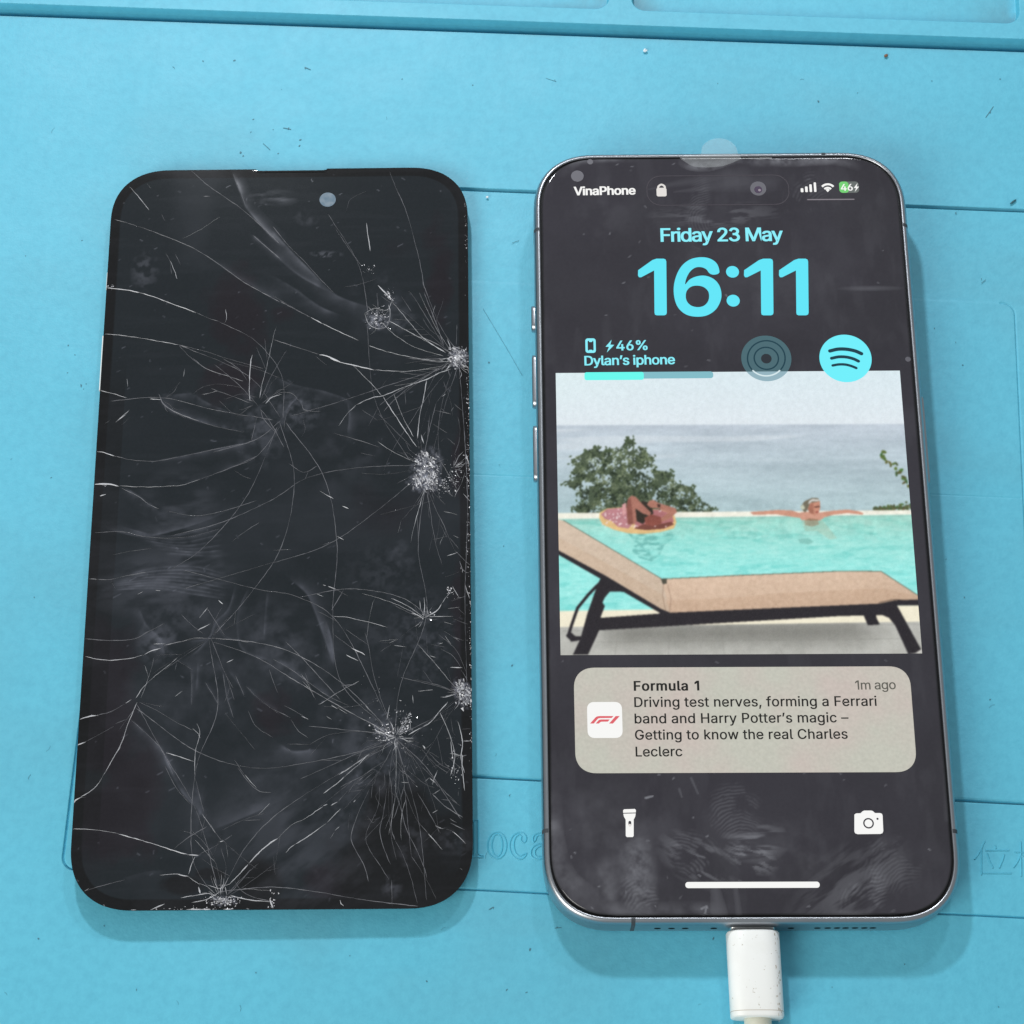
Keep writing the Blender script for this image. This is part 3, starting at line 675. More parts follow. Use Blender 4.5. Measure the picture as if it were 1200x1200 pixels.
def sh(P):
    return P + np.array([OX, OY])


P0, N0 = rrect(PW, PH, 13.2)
P0 = sh(P0)
frame = sweep('frame', P0, N0, [(1.6, 0.25), (.75, .3), (.28, .62), (.06, 1.2), (0, 2.0), (0, 6.35), (.06, 6.95), (.26, 7.5), (.5, 7.84), (.85, 8.06), (1.22, 8.12), (1.3, 7.6)], phone, MAT_FRAME)
sweep('gasket', P0, N0, [(1.28, 7.3), (1.28, 7.72), (1.95, 7.72)], phone, MAT_GASKET, smooth=False)
sweep('back_panel', P0, N0, [(1.2, .4), (1.5, .06), (2.2, .0)], phone, MAT_BACK, cap_top=True, smooth=False)
# raised camera block on the back: the phone rests on it
Pb, Nb = rrect(38, 38, 9)
Pb = Pb + np.array([18.0, PH - 22.0])
cb = sweep('camera_bump', Pb, Nb, [(0, .1), (0, -2.6), (.6, -3.1)], phone, MAT_BACK, cap_top=True, smooth=False)
for cx_, cy_ in ((10, PH - 14), (10, PH - 31), (27, PH - 22)):
    a = np.linspace(0, 2 * math.pi, 33)[:-1]
    Pl = np.stack([cx_ + 7 * np.cos(a), cy_ + 7 * np.sin(a)], 1)
    sweep('camera_lens', Pl, np.stack([np.cos(a), np.sin(a)], 1), [(0, -3.0), (0, -3.5), (.5, -3.6)], cb, MAT_FRAME, cap_top=True, smooth=False)

# side buttons: left edge (small one, two long ones), right edge (one)
def button(py0, py1, side):
    y0, y1 = S(630, py0)[1] - 0, S(630, py1)[1] - 0
    if side > 0:
        y0, y1 = S(1090, py0)[1], S(1090, py1)[1]
    y0, y1 = max(y0, y1), min(y0, y1)
    L = y0 - y1
    P, N = rrect(L, 2.7, 1.34, 8, 2)
    V, F = [], []
    n = len(P)
    for ins, ex in ((0, -.2), (0, .52), (.22, .72)):
        q = P - N * ins
        V += [(side * (PW / 2 + ex), (y0 + y1) / 2 + u, 4.1 + w) for u, w in q]
    for j in range(2):
        for i in range(n):
            k = (i + 1) % n
            F.append((j * n + i, j * n + k, (j + 1) * n + k, (j + 1) * n + i))
    F.append(tuple(2 * n + i for i in range(n)))
    mesh('side_button', V, F, phone, MAT_FRAME, True)


button(349, 379, -1)
button(407, 469, -1)
button(490, 556, -1)
button(455, 560, 1)

# antenna breaks
PROFB = [(.26, .62), (.04, 1.2), (-.025, 2.0), (-.025, 6.35), (.035, 6.95), (.235, 7.5), (.525, 7.9), (.9, 8.105), (1.14, 8.12)]


def band(cx_, cy_, nx, ny, w=.75):
    tx, ty = -ny, nx
    P = np.array([(cx_ + tx * k * w / 2, cy_ + ty * k * w / 2) for k in (-1, 1)])
    sweep('antenna_band', P, np.array([(nx, ny)] * 2), PROFB, phone, MAT_BAND, closed=False)


for px, py in ((627, 268), (635.5, 973)):
    band(-PW / 2, S(px, py)[1], -1, 0)
for px, py in ((1063, 263), (1123, 973.5)):
    band(PW / 2, S(px, py)[1], 1, 0)
band(S(965, 179.5)[0], PH, 0, 1)
band(S(742.5, 1082)[0], 0, 0, -1)
band(S(1051, 1082)[0] - 0.0, 0, 0, -1) if False else None

# speaker and microphone holes of the bottom edge
a = np.linspace(0, 2 * math.pi, 17)[:-1]
for px in (770.5, 787, 803, 836.5, 927, 958, 970, 981, 991, 1002, 1013, 1023):
    hx = FP.loc(px, 1089.5, 4.0)[0]
    V = [(hx + .62 * math.cos(k), -.02, 4.0 + .62 * math.sin(k)) for k in a] + [(hx + .45 * math.cos(k), .35, 4.0 + .45 * math.sin(k)) for k in a]
    V = [(x, y if y > 0 else -.03, z) for x, y, z in V]
    mesh('speaker_hole', V[:16], [tuple(range(16))], phone, MAT_HOLE)

# ---- glass with its film of grease
HW, HH = PW / 2 - 1.62, PH / 2 - 1.62
GR = 11.7


def glass_grid(hw, hh, r, step, bulge, p=2.35):
    """grid over a rounded rectangle; the last 'bulge' mm roll down at the edge"""
    ys = np.arange(-hh, hh + step / 2, step) * 1.0
    ys = np.clip(ys, -hh, hh)
    ys[-1] = hh
    dy = np.maximum(np.abs(ys) - (hh - r), 0) / r
    wy = hw - r + r * np.maximum(1 - np.minimum(dy, 1) ** p, 0) ** (1 / p)
    k = int(2 * hw / step)
    xs = np.linspace(-1, 1, k)
    X = xs[:, None] * wy[None, :]
    Y = np.broadcast_to(ys[None, :], X.shape).copy()
    d = np.minimum(wy[None, :] - np.abs(X), hh - np.abs(Y))           # rough distance to the edge
    qx = np.abs(X) - (hw - r)
    qy = np.abs(Y) - (hh - r)
    cor = (qx > 0) & (qy > 0)
    d = np.where(cor, r - (np.maximum(qx, 0) ** p + np.maximum(qy, 0) ** p) ** (1 / p), np.minimum(hw - np.abs(X), hh - np.abs(Y)))
    z = -bulge * np.clip(1 - d / (bulge * 1.3), 0, 1) ** 2
    return X, Y, z, np.maximum(d, 0), k, len(ys)


class Film:
    """grease, dust and scratches painted (mm) into a per-vertex value"""
    def __init__(s, X, Y):
        s.X, s.Y = X, Y
        s.f = np.zeros_like(X)

    def win(s, x0, x1, y0, y1):
        return (s.X > x0) & (s.X < x1) & (s.Y > y0) & (s.Y < y1)

    def stroke(s, pts, w0, w1, val, soft=1.0, ns=None, seed=0, val1=None, side=0):
        P = smooth_line(np.array(pts), 1.0)
        n = len(P)
        wm = max(w0, w1)
        m = s.win(P[:, 0].min() - wm, P[:, 0].max() + wm, P[:, 1].min() - wm, P[:, 1].max() + wm)
        if not m.any():
            return
        x, y = s.X[m], s.Y[m]
        best = np.zeros_like(x)
        v1 = val if val1 is None else val1
        for i in range(n - 1):
            a_, b_ = P[i], P[i + 1]
            d = b_ - a_
            L2 = max(d @ d, 1e-9)
            u = np.clip(((x - a_[0]) * d[0] + (y - a_[1]) * d[1]) / L2, 0, 1)
            q = np.hypot(x - a_[0] - u * d[0], y - a_[1] - u * d[1])
            f = (i + u) / (n - 1)
            w = w0 + (w1 - w0) * f
            if side:
                cr = side * (d[0] * (y - a_[1]) - d[1] * (x - a_[0])) > 0
                k = np.where(cr, np.exp(-3.2 * q / w) * (q < w), np.clip(1 - q / .22, 0, 1)) * (val + (v1 - val) * f) * np.minimum(1, 6 * np.minimum(f, 1 - f) + .15)
            else:
                k = np.clip(1 - q / np.maximum(w, .05), 0, 1) ** soft * (val + (v1 - val) * f)
                if ns:
                    k = k * np.clip(4 * np.minimum(f, 1 - f), 0, 1)
            best = np.maximum(best, k)
        if ns:
            best = best * np.clip(2.2 * fbm(x, y, ns, seed + 50) - .35, 0, 1.6)
        s.f[m] += best

    def blob(s, c, rx, ry, val, ns=3.0, seed=0, ang=0.0, lo=.32, hi=.82, stretch=1.0):
        r = max(rx, ry) * 1.05
        m = s.win(c[0] - r, c[0] + r, c[1] - r, c[1] + r)
        x, y = s.X[m] - c[0], s.Y[m] - c[1]
        u = x * math.cos(ang) + y * math.sin(ang)
        v = -x * math.sin(ang) + y * math.cos(ang)
        e = np.clip(1 - np.hypot(u / rx, v / ry), 0, 1) ** .8
        s.f[m] += val * e * sstep(lo, hi, fbm(u / stretch + 40, v + 40, ns, seed + 70))

    def prints(s, c, rx, ry, val, pitch=.5, ang=0.0, seed=0):
        """a fingertip: curved ridges inside an oval"""
        r = max(rx, ry)
        m = s.win(c[0] - r, c[0] + r, c[1] - r, c[1] + r)
        x, y = s.X[m] - c[0], s.Y[m] - c[1]
        u = x * math.cos(ang) + y * math.sin(ang)
        v = -x * math.sin(ang) + y * math.cos(ang)
        e = sstep(0, .5, 1 - np.hypot(u / rx, v / ry))
        ph = np.hypot(u, (v + ry * 1.5) * .8) + 1.4 * fbm(u + 9, v + 9, 4, seed)
        s.f[m] += .42 * val * e * (.5 + .5 * np.sin(2 * math.pi * ph / pitch)) * sstep(.42, .62, fbm(u + 9, v + 9, 2.6, seed + 5))


gx, gy, gz, gd, gk, gn = glass_grid(HW, HH, GR, .21, .26)
fm = Film(gx, gy + PH / 2)
X, Y = gx, gy + PH / 2
fm.f += 0.030 * fbm(X, Y, 16, 1) + 0.018 * sstep(.5, .75, fbm(X * 3, Y, 9, 2)) + .008 * vnoise(X, Y, .35, 3)
s_ = lambda *a: [S(x, y) for x, y in a]
# wiping traces, fingertips, and the clearer stripes between them
fm.stroke(s_((648, 930), (650, 985), (664, 1030), (700, 1062)), 1.7, 2.6, .15, .5, 3, 1)
fm.stroke(s_((680, 1064), (740, 1068), (800, 1066), (860, 1066)), 2.0, 1.5, .12, .7, 3, 2)
fm.stroke(s_((715, 1010), (712, 1040), (722, 1068)), 3.5, 3.0, .13, 1, 2, 3)
fm.stroke(s_((745, 980), (748, 1030), (752, 1066)), 4, 3.5, .20, 1, 1.2, 4)
fm.prints(S(752, 1050), 4.5, 5.5, .24, .62, .5, 4)
fm.prints(S(815, 1002), 6.5, 5, .26, .6, -.6, 9)
fm.prints(S(862, 950), 6.0, 6.5, .22, .55, .1, 12)
fm.prints(S(1010, 1055), 8, 4.5, .30, .62, 1.0, 14)
fm.prints(S(1045, 1010), 7, 6.5, .15, .55, .5, 15)
fm.prints(S(945, 225), 8, 4.5, .14, .6, .9, 17)
fm.prints(S(820, 260), 14, 3.0, .14, .5, 1.5, 18)
fm.blob(S(885, 985), 6.5, 4.5, .30, 1.2, 3, 0, .40, .62, 7)
fm.blob(S(880, 1005), 5.5, 3.0, .34, .8, 4, -.4, .42, .6, 4)
fm.blob(S(818, 1008), 8.5, 5.0, .26, 1.2, 5, -.5, .42, .62, 4)
fm.blob(S(930, 1000), 10, 8, .06, 3, 6)
fm.blob(S(1000, 1040), 14, 8, .15, 1.6, 7, .6, .4, .62, 5)
fm.blob(S(720, 1000), 14, 13, .09, 5, 8)
fm.blob(S(700, 940), 9, 8, .05, 4, 9)
fm.stroke(s_((838, 1040), (843, 1072)), .9, 1.7, .10, .35)
fm.stroke(s_((862, 1040), (866, 1072)), .5, .7, .07, .5)
fm.stroke(s_((798, 186), (808, 193), (830, 195), (852, 190), (870, 187)), 1.5, .8, .24, .45, 2, 10)
fm.stroke(s_((870, 188), (920, 189), (980, 188), (1010, 197)), 1.6, 1.2, .20, .8, 2, 11)
fm.stroke(s_((655, 205), (668, 194), (690, 186), (750, 187)), 1.6, .9, .17, 1, 2, 12)
fm.blob(S(930, 185), 14, 2.2, .25, 1.5, 13)
fm.stroke(s_((760, 222), (800, 214), (870, 206)), .2, 2.4, .05, .8)
fm.stroke(s_((790, 225), (850, 218), (900, 214)), .2, 2.6, .05, .8)
fm.blob(S(840, 252), 15, 3.5, .15, .8, 14, .02, .45, .65, 6)
fm.blob(S(700, 250), 12, 10, .045, 5, 15)
fm.blob(S(900, 340), 9, 8, .05, 4, 16)
fm.blob(S(1020, 338), 7, .7, .12, 3, 17, 0, .2, .5, 6)
fm.blob(S(940, 300), 30, 20, .025, 6, 18)
fm.stroke(s_((1100, 700), (1108, 860), (1110, 960)), .8, .8, .05, 1)
for k in range(90):                                     # specks of dust
    q = S(random.uniform(645, 1110), random.uniform(190, 1070))
    fm.stroke([q, q + np.array([random.uniform(-.5, .5), random.uniform(-.4, .4)])], .2, .15, random.uniform(.06, .3), .6)
for p in (((757, 935), (765, 933)), ((796, 925), (799, 934)), ((810, 912), (818, 930))):
    fm.stroke(s_(*p), .3, .2, .45 if p[0][0] == 757 else .12, .6)
fm.stroke(s_((822, 1065), (828, 1062), (826, 1072)), .25, .2, .35, .7)
V = np.stack([X.ravel(), Y.ravel(), (gz + PT).ravel()], 1)
screen = big_mesh('screen', V, grid_quads(gk, gn), phone, MAT_GLASS)
attr(screen, 'haze', np.clip(fm.f, 0, 1))
attr(screen, 'border_dark', np.clip(1.3 - gd / .28, 0, 1))
Pg, Ng = rrect(2 * HW, 2 * HH, GR)
sweep('glass_edge', sh(Pg), Ng, [(0, 7.2), (0, PT - .26)], screen, MAT_GASKET)

# ---- what the screen shows
UIZ = PT + 0.03


def grow(pts, off):
    """move a contour outward (outer contours run one way, holes the other)"""
    P = np.array(pts, float)
    keep = np.linalg.norm(P - np.roll(P, 1, 0), axis=1) > 1e-4
    P = P[keep]
    if off == 0:
        return P
    d0 = P - np.roll(P, 1, 0)
    d1 = np.roll(P, -1, 0) - P
    n0 = np.stack([-d0[:, 1], d0[:, 0]], 1) / np.linalg.norm(d0, axis=1)[:, None]
    n1 = np.stack([-d1[:, 1], d1[:, 0]], 1) / np.linalg.norm(d1, axis=1)[:, None]
    m = n0 + n1
    l = np.maximum((m * m).sum(1), .6)
    return P + m / l[:, None] * 2 * off


def fill(contours):
    c = bpy.data.curves.new('outline', 'CURVE')
    c.dimensions = '2D'
    c.fill_mode = 'BOTH'
    for pts in contours:
        s = c.splines.new('POLY')
        s.points.add(len(pts) - 1)
        s.points.foreach_set('co', np.c_[np.array(pts), np.zeros(len(pts)), np.ones(len(pts))].astype(np.float32).ravel())
        s.use_cyclic_u = True
    tmp = bpy.data.objects.new('outline', c)
    me = bpy.data.meshes.new_from_object(tmp)
    bpy.data.objects.remove(tmp)
    bpy.data.curves.remove(c)
    V = [(v.co.x, v.co.y) for v in me.vertices]
    F = [tuple(p.vertices) for p in me.polygons]
    bpy.data.meshes.remove(me)
    return V, F


def flat(name, contours, mat_, z=UIZ, off=0.0, parent=None):
    """a flat figure (mm) as one mesh; contours may be layers [(contours, lift), ...] where figures overlap"""
    layers = contours if contours and isinstance(contours[0], tuple) else [(contours, 0.0)]
    VV, FF = [], []
    for cs, lift in layers:
        V, F = fill(cs)
        b0 = len(VV)
        VV += [(x, y, z + lift) for x, y in V]
        FF += [tuple(b0 + q for q in f) for f in F]
    return mesh(name, VV, FF, parent if parent is not None else screen, mat_)


CAPU = {c: max(max(p[1::2]) for p in g[1]) for c, g in GLYPHS.items() if g[1]}


def text(name, s, x0, yb0, x1, yb1, cap, mat_, bold=0.0, z=UIZ):
    """a line of lettering: baseline from (x0,yb0) to (x1,yb1) px, capital height cap px"""
    a_, b_ = S(x0, yb0), S(x1, yb1)
    mmpp = np.linalg.norm(S(x0, yb0 - 10) - S(x0, yb0)) / 10
    k = cap * mmpp / CAPU['H']
    pens, pen = [], 0.0
    for ch in s:
        pens.append(pen)
        pen += GLYPHS[ch][0] * k
    g0 = min(min(p[0::2]) for p in GLYPHS[s[0]][1]) * k
    g1 = max(max(p[0::2]) for p in GLYPHS[s[-1]][1]) * k + pens[-1]
    W = np.linalg.norm(b_ - a_)
    track = (W - (g1 - g0) - 2 * bold) / max(len(s) - 1, 1)
    d = (b_ - a_) / W
    nrm = np.array([-d[1], d[0]])
    layers = {k_: [] for k_ in range(6)}
    for i, ch in enumerate(s):
        outer = -1
        outs = []
        for p in GLYPHS[ch][1]:
            q = np.array(p, float).reshape(-1, 2) * k
            ar = (q[:, 0] * np.roll(q[:, 1], -1) - np.roll(q[:, 0], -1) * q[:, 1]).sum()
            if ar < 0:
                outer += 1                    # strokes of one letter overlap: each gets its own layer
                outs.append(q)
                lay0 = min(outer, 2)
            else:                             # a counter belongs to the outline that holds it
                lay0 = next((min(o_, 2) for o_, w_ in enumerate(outs) if w_[:, 0].min() <= q[:, 0].min() and w_[:, 0].max() >= q[:, 0].max() and w_[:, 1].min() <= q[:, 1].min() and w_[:, 1].max() >= q[:, 1].max()), 0)
            q = grow(q, bold * .5)
            u = q[:, 0] + pens[i] + track * i - g0 + bold
            for lay, dx in ((0, 0.0),) if bold < .03 else ((0, -.55), (3, .55)):
                layers[lay0 + lay].append(a_ + (u + dx * bold)[:, None] * d + q[:, 1][:, None] * nrm)
    return flat(name, [(c, .004 * i) for i, c in layers.items() if c], mat_, z)


def circ(px, py, r, n=40):
    c0 = S(px, py)
    rx = np.linalg.norm(S(px + r, py) - c0)
    a = np.linspace(0, 2 * math.pi, n + 1)[:-1]
    return np.stack([c0[0] + rx * np.cos(a), c0[1] + rx * np.sin(a)], 1)


def ring(px, py, r, w):
    return [circ(px, py, r + w / 2), circ(px, py, r - w / 2)[::-1]]


def poly(*p):
    return np.array([S(x, y) for x, y in p])


def rbox(x0, y0, x1, y1, r, p=2.0, n=8):
    """rounded box given by two pixel corners of the photo"""
    a_, b_ = S(x0, y0), S(x1, y1)
    k = np.linalg.norm(S(x0 + 10, y0) - a_) / 10
    P, N = rrect(abs(b_[0] - a_[0]), abs(a_[1] - b_[1]), r * k, n, p)
    return P + (a_ + b_) / 2


def thick(pts, w, cap=True, n=6):
    """a round-ended bar along a polyline (px), as one contour"""
    P = smooth_line(poly(*pts), .15)
    k = np.linalg.norm(S(pts[0][0] + 10, pts[0][1]) - S(*pts[0])) / 10 * w / 2
    T = np.gradient(P, axis=0)
    T /= np.linalg.norm(T, axis=1)[:, None]
    N = np.stack([-T[:, 1], T[:, 0]], 1)
    def arc(c, t, sgn):
        a0 = math.atan2(t[1], t[0]) - math.pi / 2
        return [c + k * np.array([math.cos(a0 + math.pi * i / n), math.sin(a0 + math.pi * i / n)]) for i in range(1, n)]
    L = list(P - N * k) + (arc(P[-1], T[-1], 1) if cap else []) + list((P + N * k)[::-1]) + (arc(P[0], -T[0], 1) if cap else [])
    return np.array(L)


E_WHITE = emat('lit_white', (246, 246, 244))
E_CREAM = emat('lit_cream', (226, 222, 218))
E_CYAN = emat('lit_cyan', (94, 228, 246))
E_ICE = emat('lit_ice_blue', (136, 238, 250))
E_MINT = emat('lit_mint', (102, 248, 236))
E_DIM = emat('lit_dim_teal', (128, 186, 198))
E_TEAL = emat('lit_grey_teal', (70, 103, 112))
E_TEAL2 = emat('lit_pale_teal', (146, 178, 190))
E_DTEAL = emat('lit_deep_teal', (14, 58, 72))
E_INK = emat('lit_ink', (28, 28, 26))
E_GREY = emat('lit_text_grey', (92, 91, 84))
E_GREEN = emat('lit_green', (112, 206, 112))
E_BGREY = emat('lit_battery_grey', (98, 104, 102))
E_PILL = emat('lit_outline_grey', (66, 62, 70))
E_RED = emat('lit_red', (222, 98, 106))
E_LINE = emat('lit_line_grey', (128, 122, 130))

text('carrier_text', 'VinaPhone', 672.5, 228.8, 745, 227.8, 9.6, E_WHITE, .10)
lk = circ(775.2, 220.5, 4.5)
flat('lock_icon', [rbox(769.2, 220.2, 781.3, 230.2, 2.2)], E_CREAM)
flat('lock_shackle', [thick([(771.4, 222), (771.6, 218.6), (775.2, 216.4), (778.8, 218.6), (779, 222)], 2.4)], E_CREAM, UIZ + .01)
pl = rbox(757, 206, 926, 240, 17)
plc = pl.mean(0)
flat('camera_cutout_outline', [pl, (plc + (pl - plc) * np.array([(np.ptp(pl[:, 0]) - .42) / np.ptp(pl[:, 0]), (np.ptp(pl[:, 1]) - .42) / np.ptp(pl[:, 1])]))[::-1]], E_PILL)
fc = flat('front_camera', [circ(888.5, 221, 9.4)], MAT_DOT)
flat('camera_iris', [circ(888.5, 222.3, 4.6)], emat('lens_coating', (74, 62, 84)), UIZ + .02)
flat('camera_glint', [circ(890, 223, 1.6)], emat('lens_glint', (150, 140, 150)), UIZ + .04)
for k, (x, h) in enumerate(((939.9, 4.6), (945, 6.6), (950, 9.0), (955.1, 11.2))):
    flat('signal_bar', [rbox(x - 1.75, 225.3 - .1 * k - h, x + 1.75, 225.3 - .1 * k, 1.0)], E_WHITE)
wc = (970, 225.0)
for r0, w in ((9.4, 2.6), (5.4, 2.4)):
    flat('wifi_arc', [thick([(wc[0] + r0 * math.sin(b_), wc[1] + .4 - r0 * math.cos(b_)) for b_ in np.linspace(-.80, .80, 7)], w, False)], E_WHITE)
flat('wifi_dot', [poly((967.6, 222.6), (968.6, 221.6), (970, 221.2), (971.4, 221.6), (972.4, 222.6), (970, 225.3))], E_WHITE)
flat('battery_icon', [rbox(983, 212.9, 1007, 226, 4.2)], E_BGREY)
flat('battery_level', [rbox(983, 212.9, 995, 226, 4.0)], E_GREEN, UIZ + .01)
text('battery_text', '46', 985.5, 223.6, 999.6, 223.3, 7.6, E_WHITE, .05, UIZ + .02)
flat('charging_bolt', [poly((1005, 214.6), (1000.4, 220.4), (1003.2, 220.4), (1001.6, 225), (1006.6, 218.8), (1003.8, 218.8))], E_WHITE, UIZ + .02)
flat('status_line', [thick([(946.6, 234), (1000.6, 233.6)], 1.5)], E_LINE)
text('date_text', 'Friday 23 May', 774.3, 283.2, 917.8, 282.2, 15.4, E_ICE, .11)


def digit_one(x0, x1, y0=303.2, y1=369.6):
    st = 14.2                                      # stem width px
    xs = x1 - st
    return poly((x0 + 1.0, y0 + 19.5), (x0 + 1.2, y0 + 13.5), (xs - 2.5, y0 + 1.6), (xs + 2.4, y0), (x1 - 3.4, y0), (x1 - 1.2, y0 + 1.0), (x1 - .4, y0 + 3.2),
                (x1 + .2, y1 - 3), (x1 - .6, y1 - .9), (x1 - 2.8, y1), (xs + 2.6, y1), (xs + .6, y1 - .8), (xs, y1 - 3), (xs - .5, y0 + 13.8), (x0 + 4.8, y0 + 21.8), (x0 + 2.2, y0 + 21.8))


six_o = [(843, 319.5), (841.2, 311), (836.5, 305.6), (829, 302.2), (819.5, 301.6), (809, 304), (799.5, 311), (793, 322), (789.6, 336), (790.5, 350), (795, 361), (804, 368.6), (816, 371.2), (828.5, 369.6), (838.5, 363), (844.2, 353.2), (845.4, 344), (842.6, 334), (836, 326.8), (826.5, 323.2), (817, 323.8), (808.5, 327.4), (803, 333.2), (804.6, 325.5), (808.8, 318.2), (815, 313.6), (822, 313.2), (827.6, 315.6), (831, 320), (834.5, 321.8), (838.6, 321.8)]
six_h = [(817.2, 334.8), (824.4, 336.4), (829.6, 341), (831, 346.8), (829.6, 353.4), (824.8, 358.4), (817.6, 360), (810, 358.2), (805, 353.2), (803.6, 347), (805, 340.6), (810, 336)]
for nm, cont in (('clock_digit', [digit_one(746.6, 781.2)]), ('clock_digit', [smooth_line(poly(*six_o), .3, True), smooth_line(poly(*six_h), .3, True)[::-1]]),
                 ('clock_colon', [circ(858.4, 318.6, 7.6), circ(859.2, 352.4, 7.7)]), ('clock_digit', [digit_one(870.8, 906.2)]), ('clock_digit', [digit_one(911.8, 947.4)])):
    flat(nm, cont, E_CYAN)

flat('device_icon', [rbox(685.8, 396.6, 698.4, 413.6, 3.2), rbox(688.6, 399.4, 695.7, 410.8, 1.2)[::-1]], E_ICE)
flat('device_icon_detail', [rbox(690.2, 398.6, 694.1, 400.9, .8), rbox(690.2, 410.0, 694.1, 411.8, .5)], E_ICE, UIZ + .01)
flat('charging_bolt', [poly((716.8, 398.2), (709.6, 406.4), (713.6, 406.6), (711.0, 413.2), (719.8, 404.2), (715.2, 404))], E_ICE)
text('charge_text', '46%', 722.4, 410.7, 759, 410, 11.2, E_ICE, .07)
text('device_text', 'Dylan’s iphone', 685, 428.2, 791.2, 426.6, 10.8, E_ICE, .075)

# the picture behind the clock: a flat image, one colour per cell
IMX0, IMY0 = S(651.2, 437.2)
IMX1, IMY1 = S(1080.6, 765.8)
NXI, NYI, SSAA = 500, 400, 2
cu = (np.arange(NXI * SSAA) + .5) / (NXI * SSAA)
cv = (np.arange(NYI * SSAA) + .5) / (NYI * SSAA)
UU, VV_ = np.meshgrid(cu, cv, indexing='ij')
Q = np.stack([(IMX0 + (IMX1 - IMX0) * UU).ravel(), (IMY0 + (IMY1 - IMY0) * VV_).ravel(), np.full(UU.size, PT)], 1)
px_, py_ = proj(FP.glob(Q))
A = px_.reshape(UU.shape)                     # the picture is drawn in the photo's pixel grid, then fixed to the screen
B = py_.reshape(UU.shape)
IMG = np.zeros(UU.shape + (3,))


def blend(mask, col):
    m = np.clip(mask, 0, 1)[..., None]
    IMG[:] = IMG * (1 - m) + np.asarray(col, float) * m


def inpoly(pts):
    P = np.array(pts, float)
    x0, y0 = P.min(0)
    x1, y1 = P.max(0)
    w = (A >= x0) & (A <= x1) & (B >= y0) & (B <= y1)
    x, y = A[w], B[w]
    r = np.zeros(x.shape, bool)
    j = len(P) - 1
    for i in range(len(P)):
        xi, yi = P[i]
        xj, yj = P[j]
        if yi != yj:
            r ^= ((yi > y) != (yj > y)) & (x < (xj - xi) * (y - yi) / (yj - yi) + xi)
        j = i
    m = np.zeros(A.shape)
    m[w] = r
    return m


def Z(pts, ox, oy, k=4.8):
    return [(ox + x / k, oy + y / k) for x, y in pts]


def disc(cx, cy, rx, ry, ang=0.0):
    x, y = A - cx, B - cy
    u = x * math.cos(ang) + y * math.sin(ang)
    v = -x * math.sin(ang) + y * math.cos(ang)
    return (np.hypot(u / rx, v / ry) < 1).astype(float)


def pline(pts, w):
    m = np.zeros(A.shape)
    for (xa, ya), (xb, yb) in zip(pts[:-1], pts[1:]):
        d2 = (xb - xa) ** 2 + (yb - ya) ** 2
        u = np.clip(((A - xa) * (xb - xa) + (B - ya) * (yb - ya)) / d2, 0, 1)
        m = np.maximum(m, (np.hypot(A - xa - u * (xb - xa), B - ya - u * (yb - ya)) < w / 2))
    return m


one = np.ones(A.shape)
g = np.clip((B - 435) / 62, 0, 1)[..., None]
IMG[:] = np.array([219, 234, 240]) * (1 - g) + np.array([224, 233, 239]) * g
blend(.5 * np.clip(1 - (A - 650) / 160, 0, 1) * (1 - g[..., 0]), (226, 243, 243))
# sea
hz = 498.5 - (A - 651) * .004
gs = np.clip((B - hz) / 105, 0, 1)[..., None]
sea = np.array([196, 207, 218]) * (1 - gs) + np.array([170, 194, 199]) * gs
band_ = fbm(A, B * 9, 120, 5, 4)
sea = sea + ((band_ - .5) * 40)[..., None]
sea = sea + ((vnoise(A, B * 4, 9, 8) - .5) * 9)[..., None]
mk = sstep(-.8, 1.2, B - hz)
IMG[:] = IMG * (1 - mk[..., None]) + sea * mk[..., None]
blend(.5 * sstep(.55, .75, fbm(A + B * 5, B * 14, 150, 41, 3)) * (B > 503) * (B < 540), (216, 224, 230))
# bush behind the wall
env = Z([(335, 1120), (300, 1085), (345, 1040), (330, 1000), (255, 945), (300, 900), (290, 815), (360, 770), (430, 738), (490, 752), (575, 738), (600, 690), (630, 700), (690, 750), (745, 800), (760, 870), (850, 880), (885, 945), (965, 965), (1010, 1035), (1085, 1085), (1070, 1120)], 610, 370)
em = inpoly(env)
nz = fbm(A, B, 7, 61, 4)
blend(em * (nz > .47) * .95, (74, 86, 66))
r_ = np.random.default_rng(3)
ex0, ey0 = np.min(env, 0)
ex1, ey1 = np.max(env, 0)
EP = np.array(env)


def pin(x, y):
    r = False
    j = len(EP) - 1
    for i in range(len(EP)):
        if (EP[i][1] > y) != (EP[j][1] > y) and x < (EP[j][0] - EP[i][0]) * (y - EP[i][1]) / (EP[j][1] - EP[i][1]) + EP[i][0]:
            r = not r
        j = i
    return r


def leaf(x, y, rx, ry, an, col, al=1.0):
    w = max(rx, ry) + 1
    ii = np.where((A[:, 0] > x - w - 12) & (A[:, 0] < x + w + 12))[0]
    jj = np.where((B[A.shape[0] // 2] > y - w - 4) & (B[A.shape[0] // 2] < y + w + 4))[0]
    if len(ii) == 0 or len(jj) == 0:
        return
    sl_ = (slice(ii[0], ii[-1] + 1), slice(jj[0], jj[-1] + 1))
    dx, dy = A[sl_] - x, B[sl_] - y
    u = dx * math.cos(an) + dy * math.sin(an)
    v = -dx * math.sin(an) + dy * math.cos(an)
    m = ((np.hypot(u / rx, v / ry) < 1) * al)[..., None]
    IMG[sl_] = IMG[sl_] * (1 - m) + np.array(col, float) * m


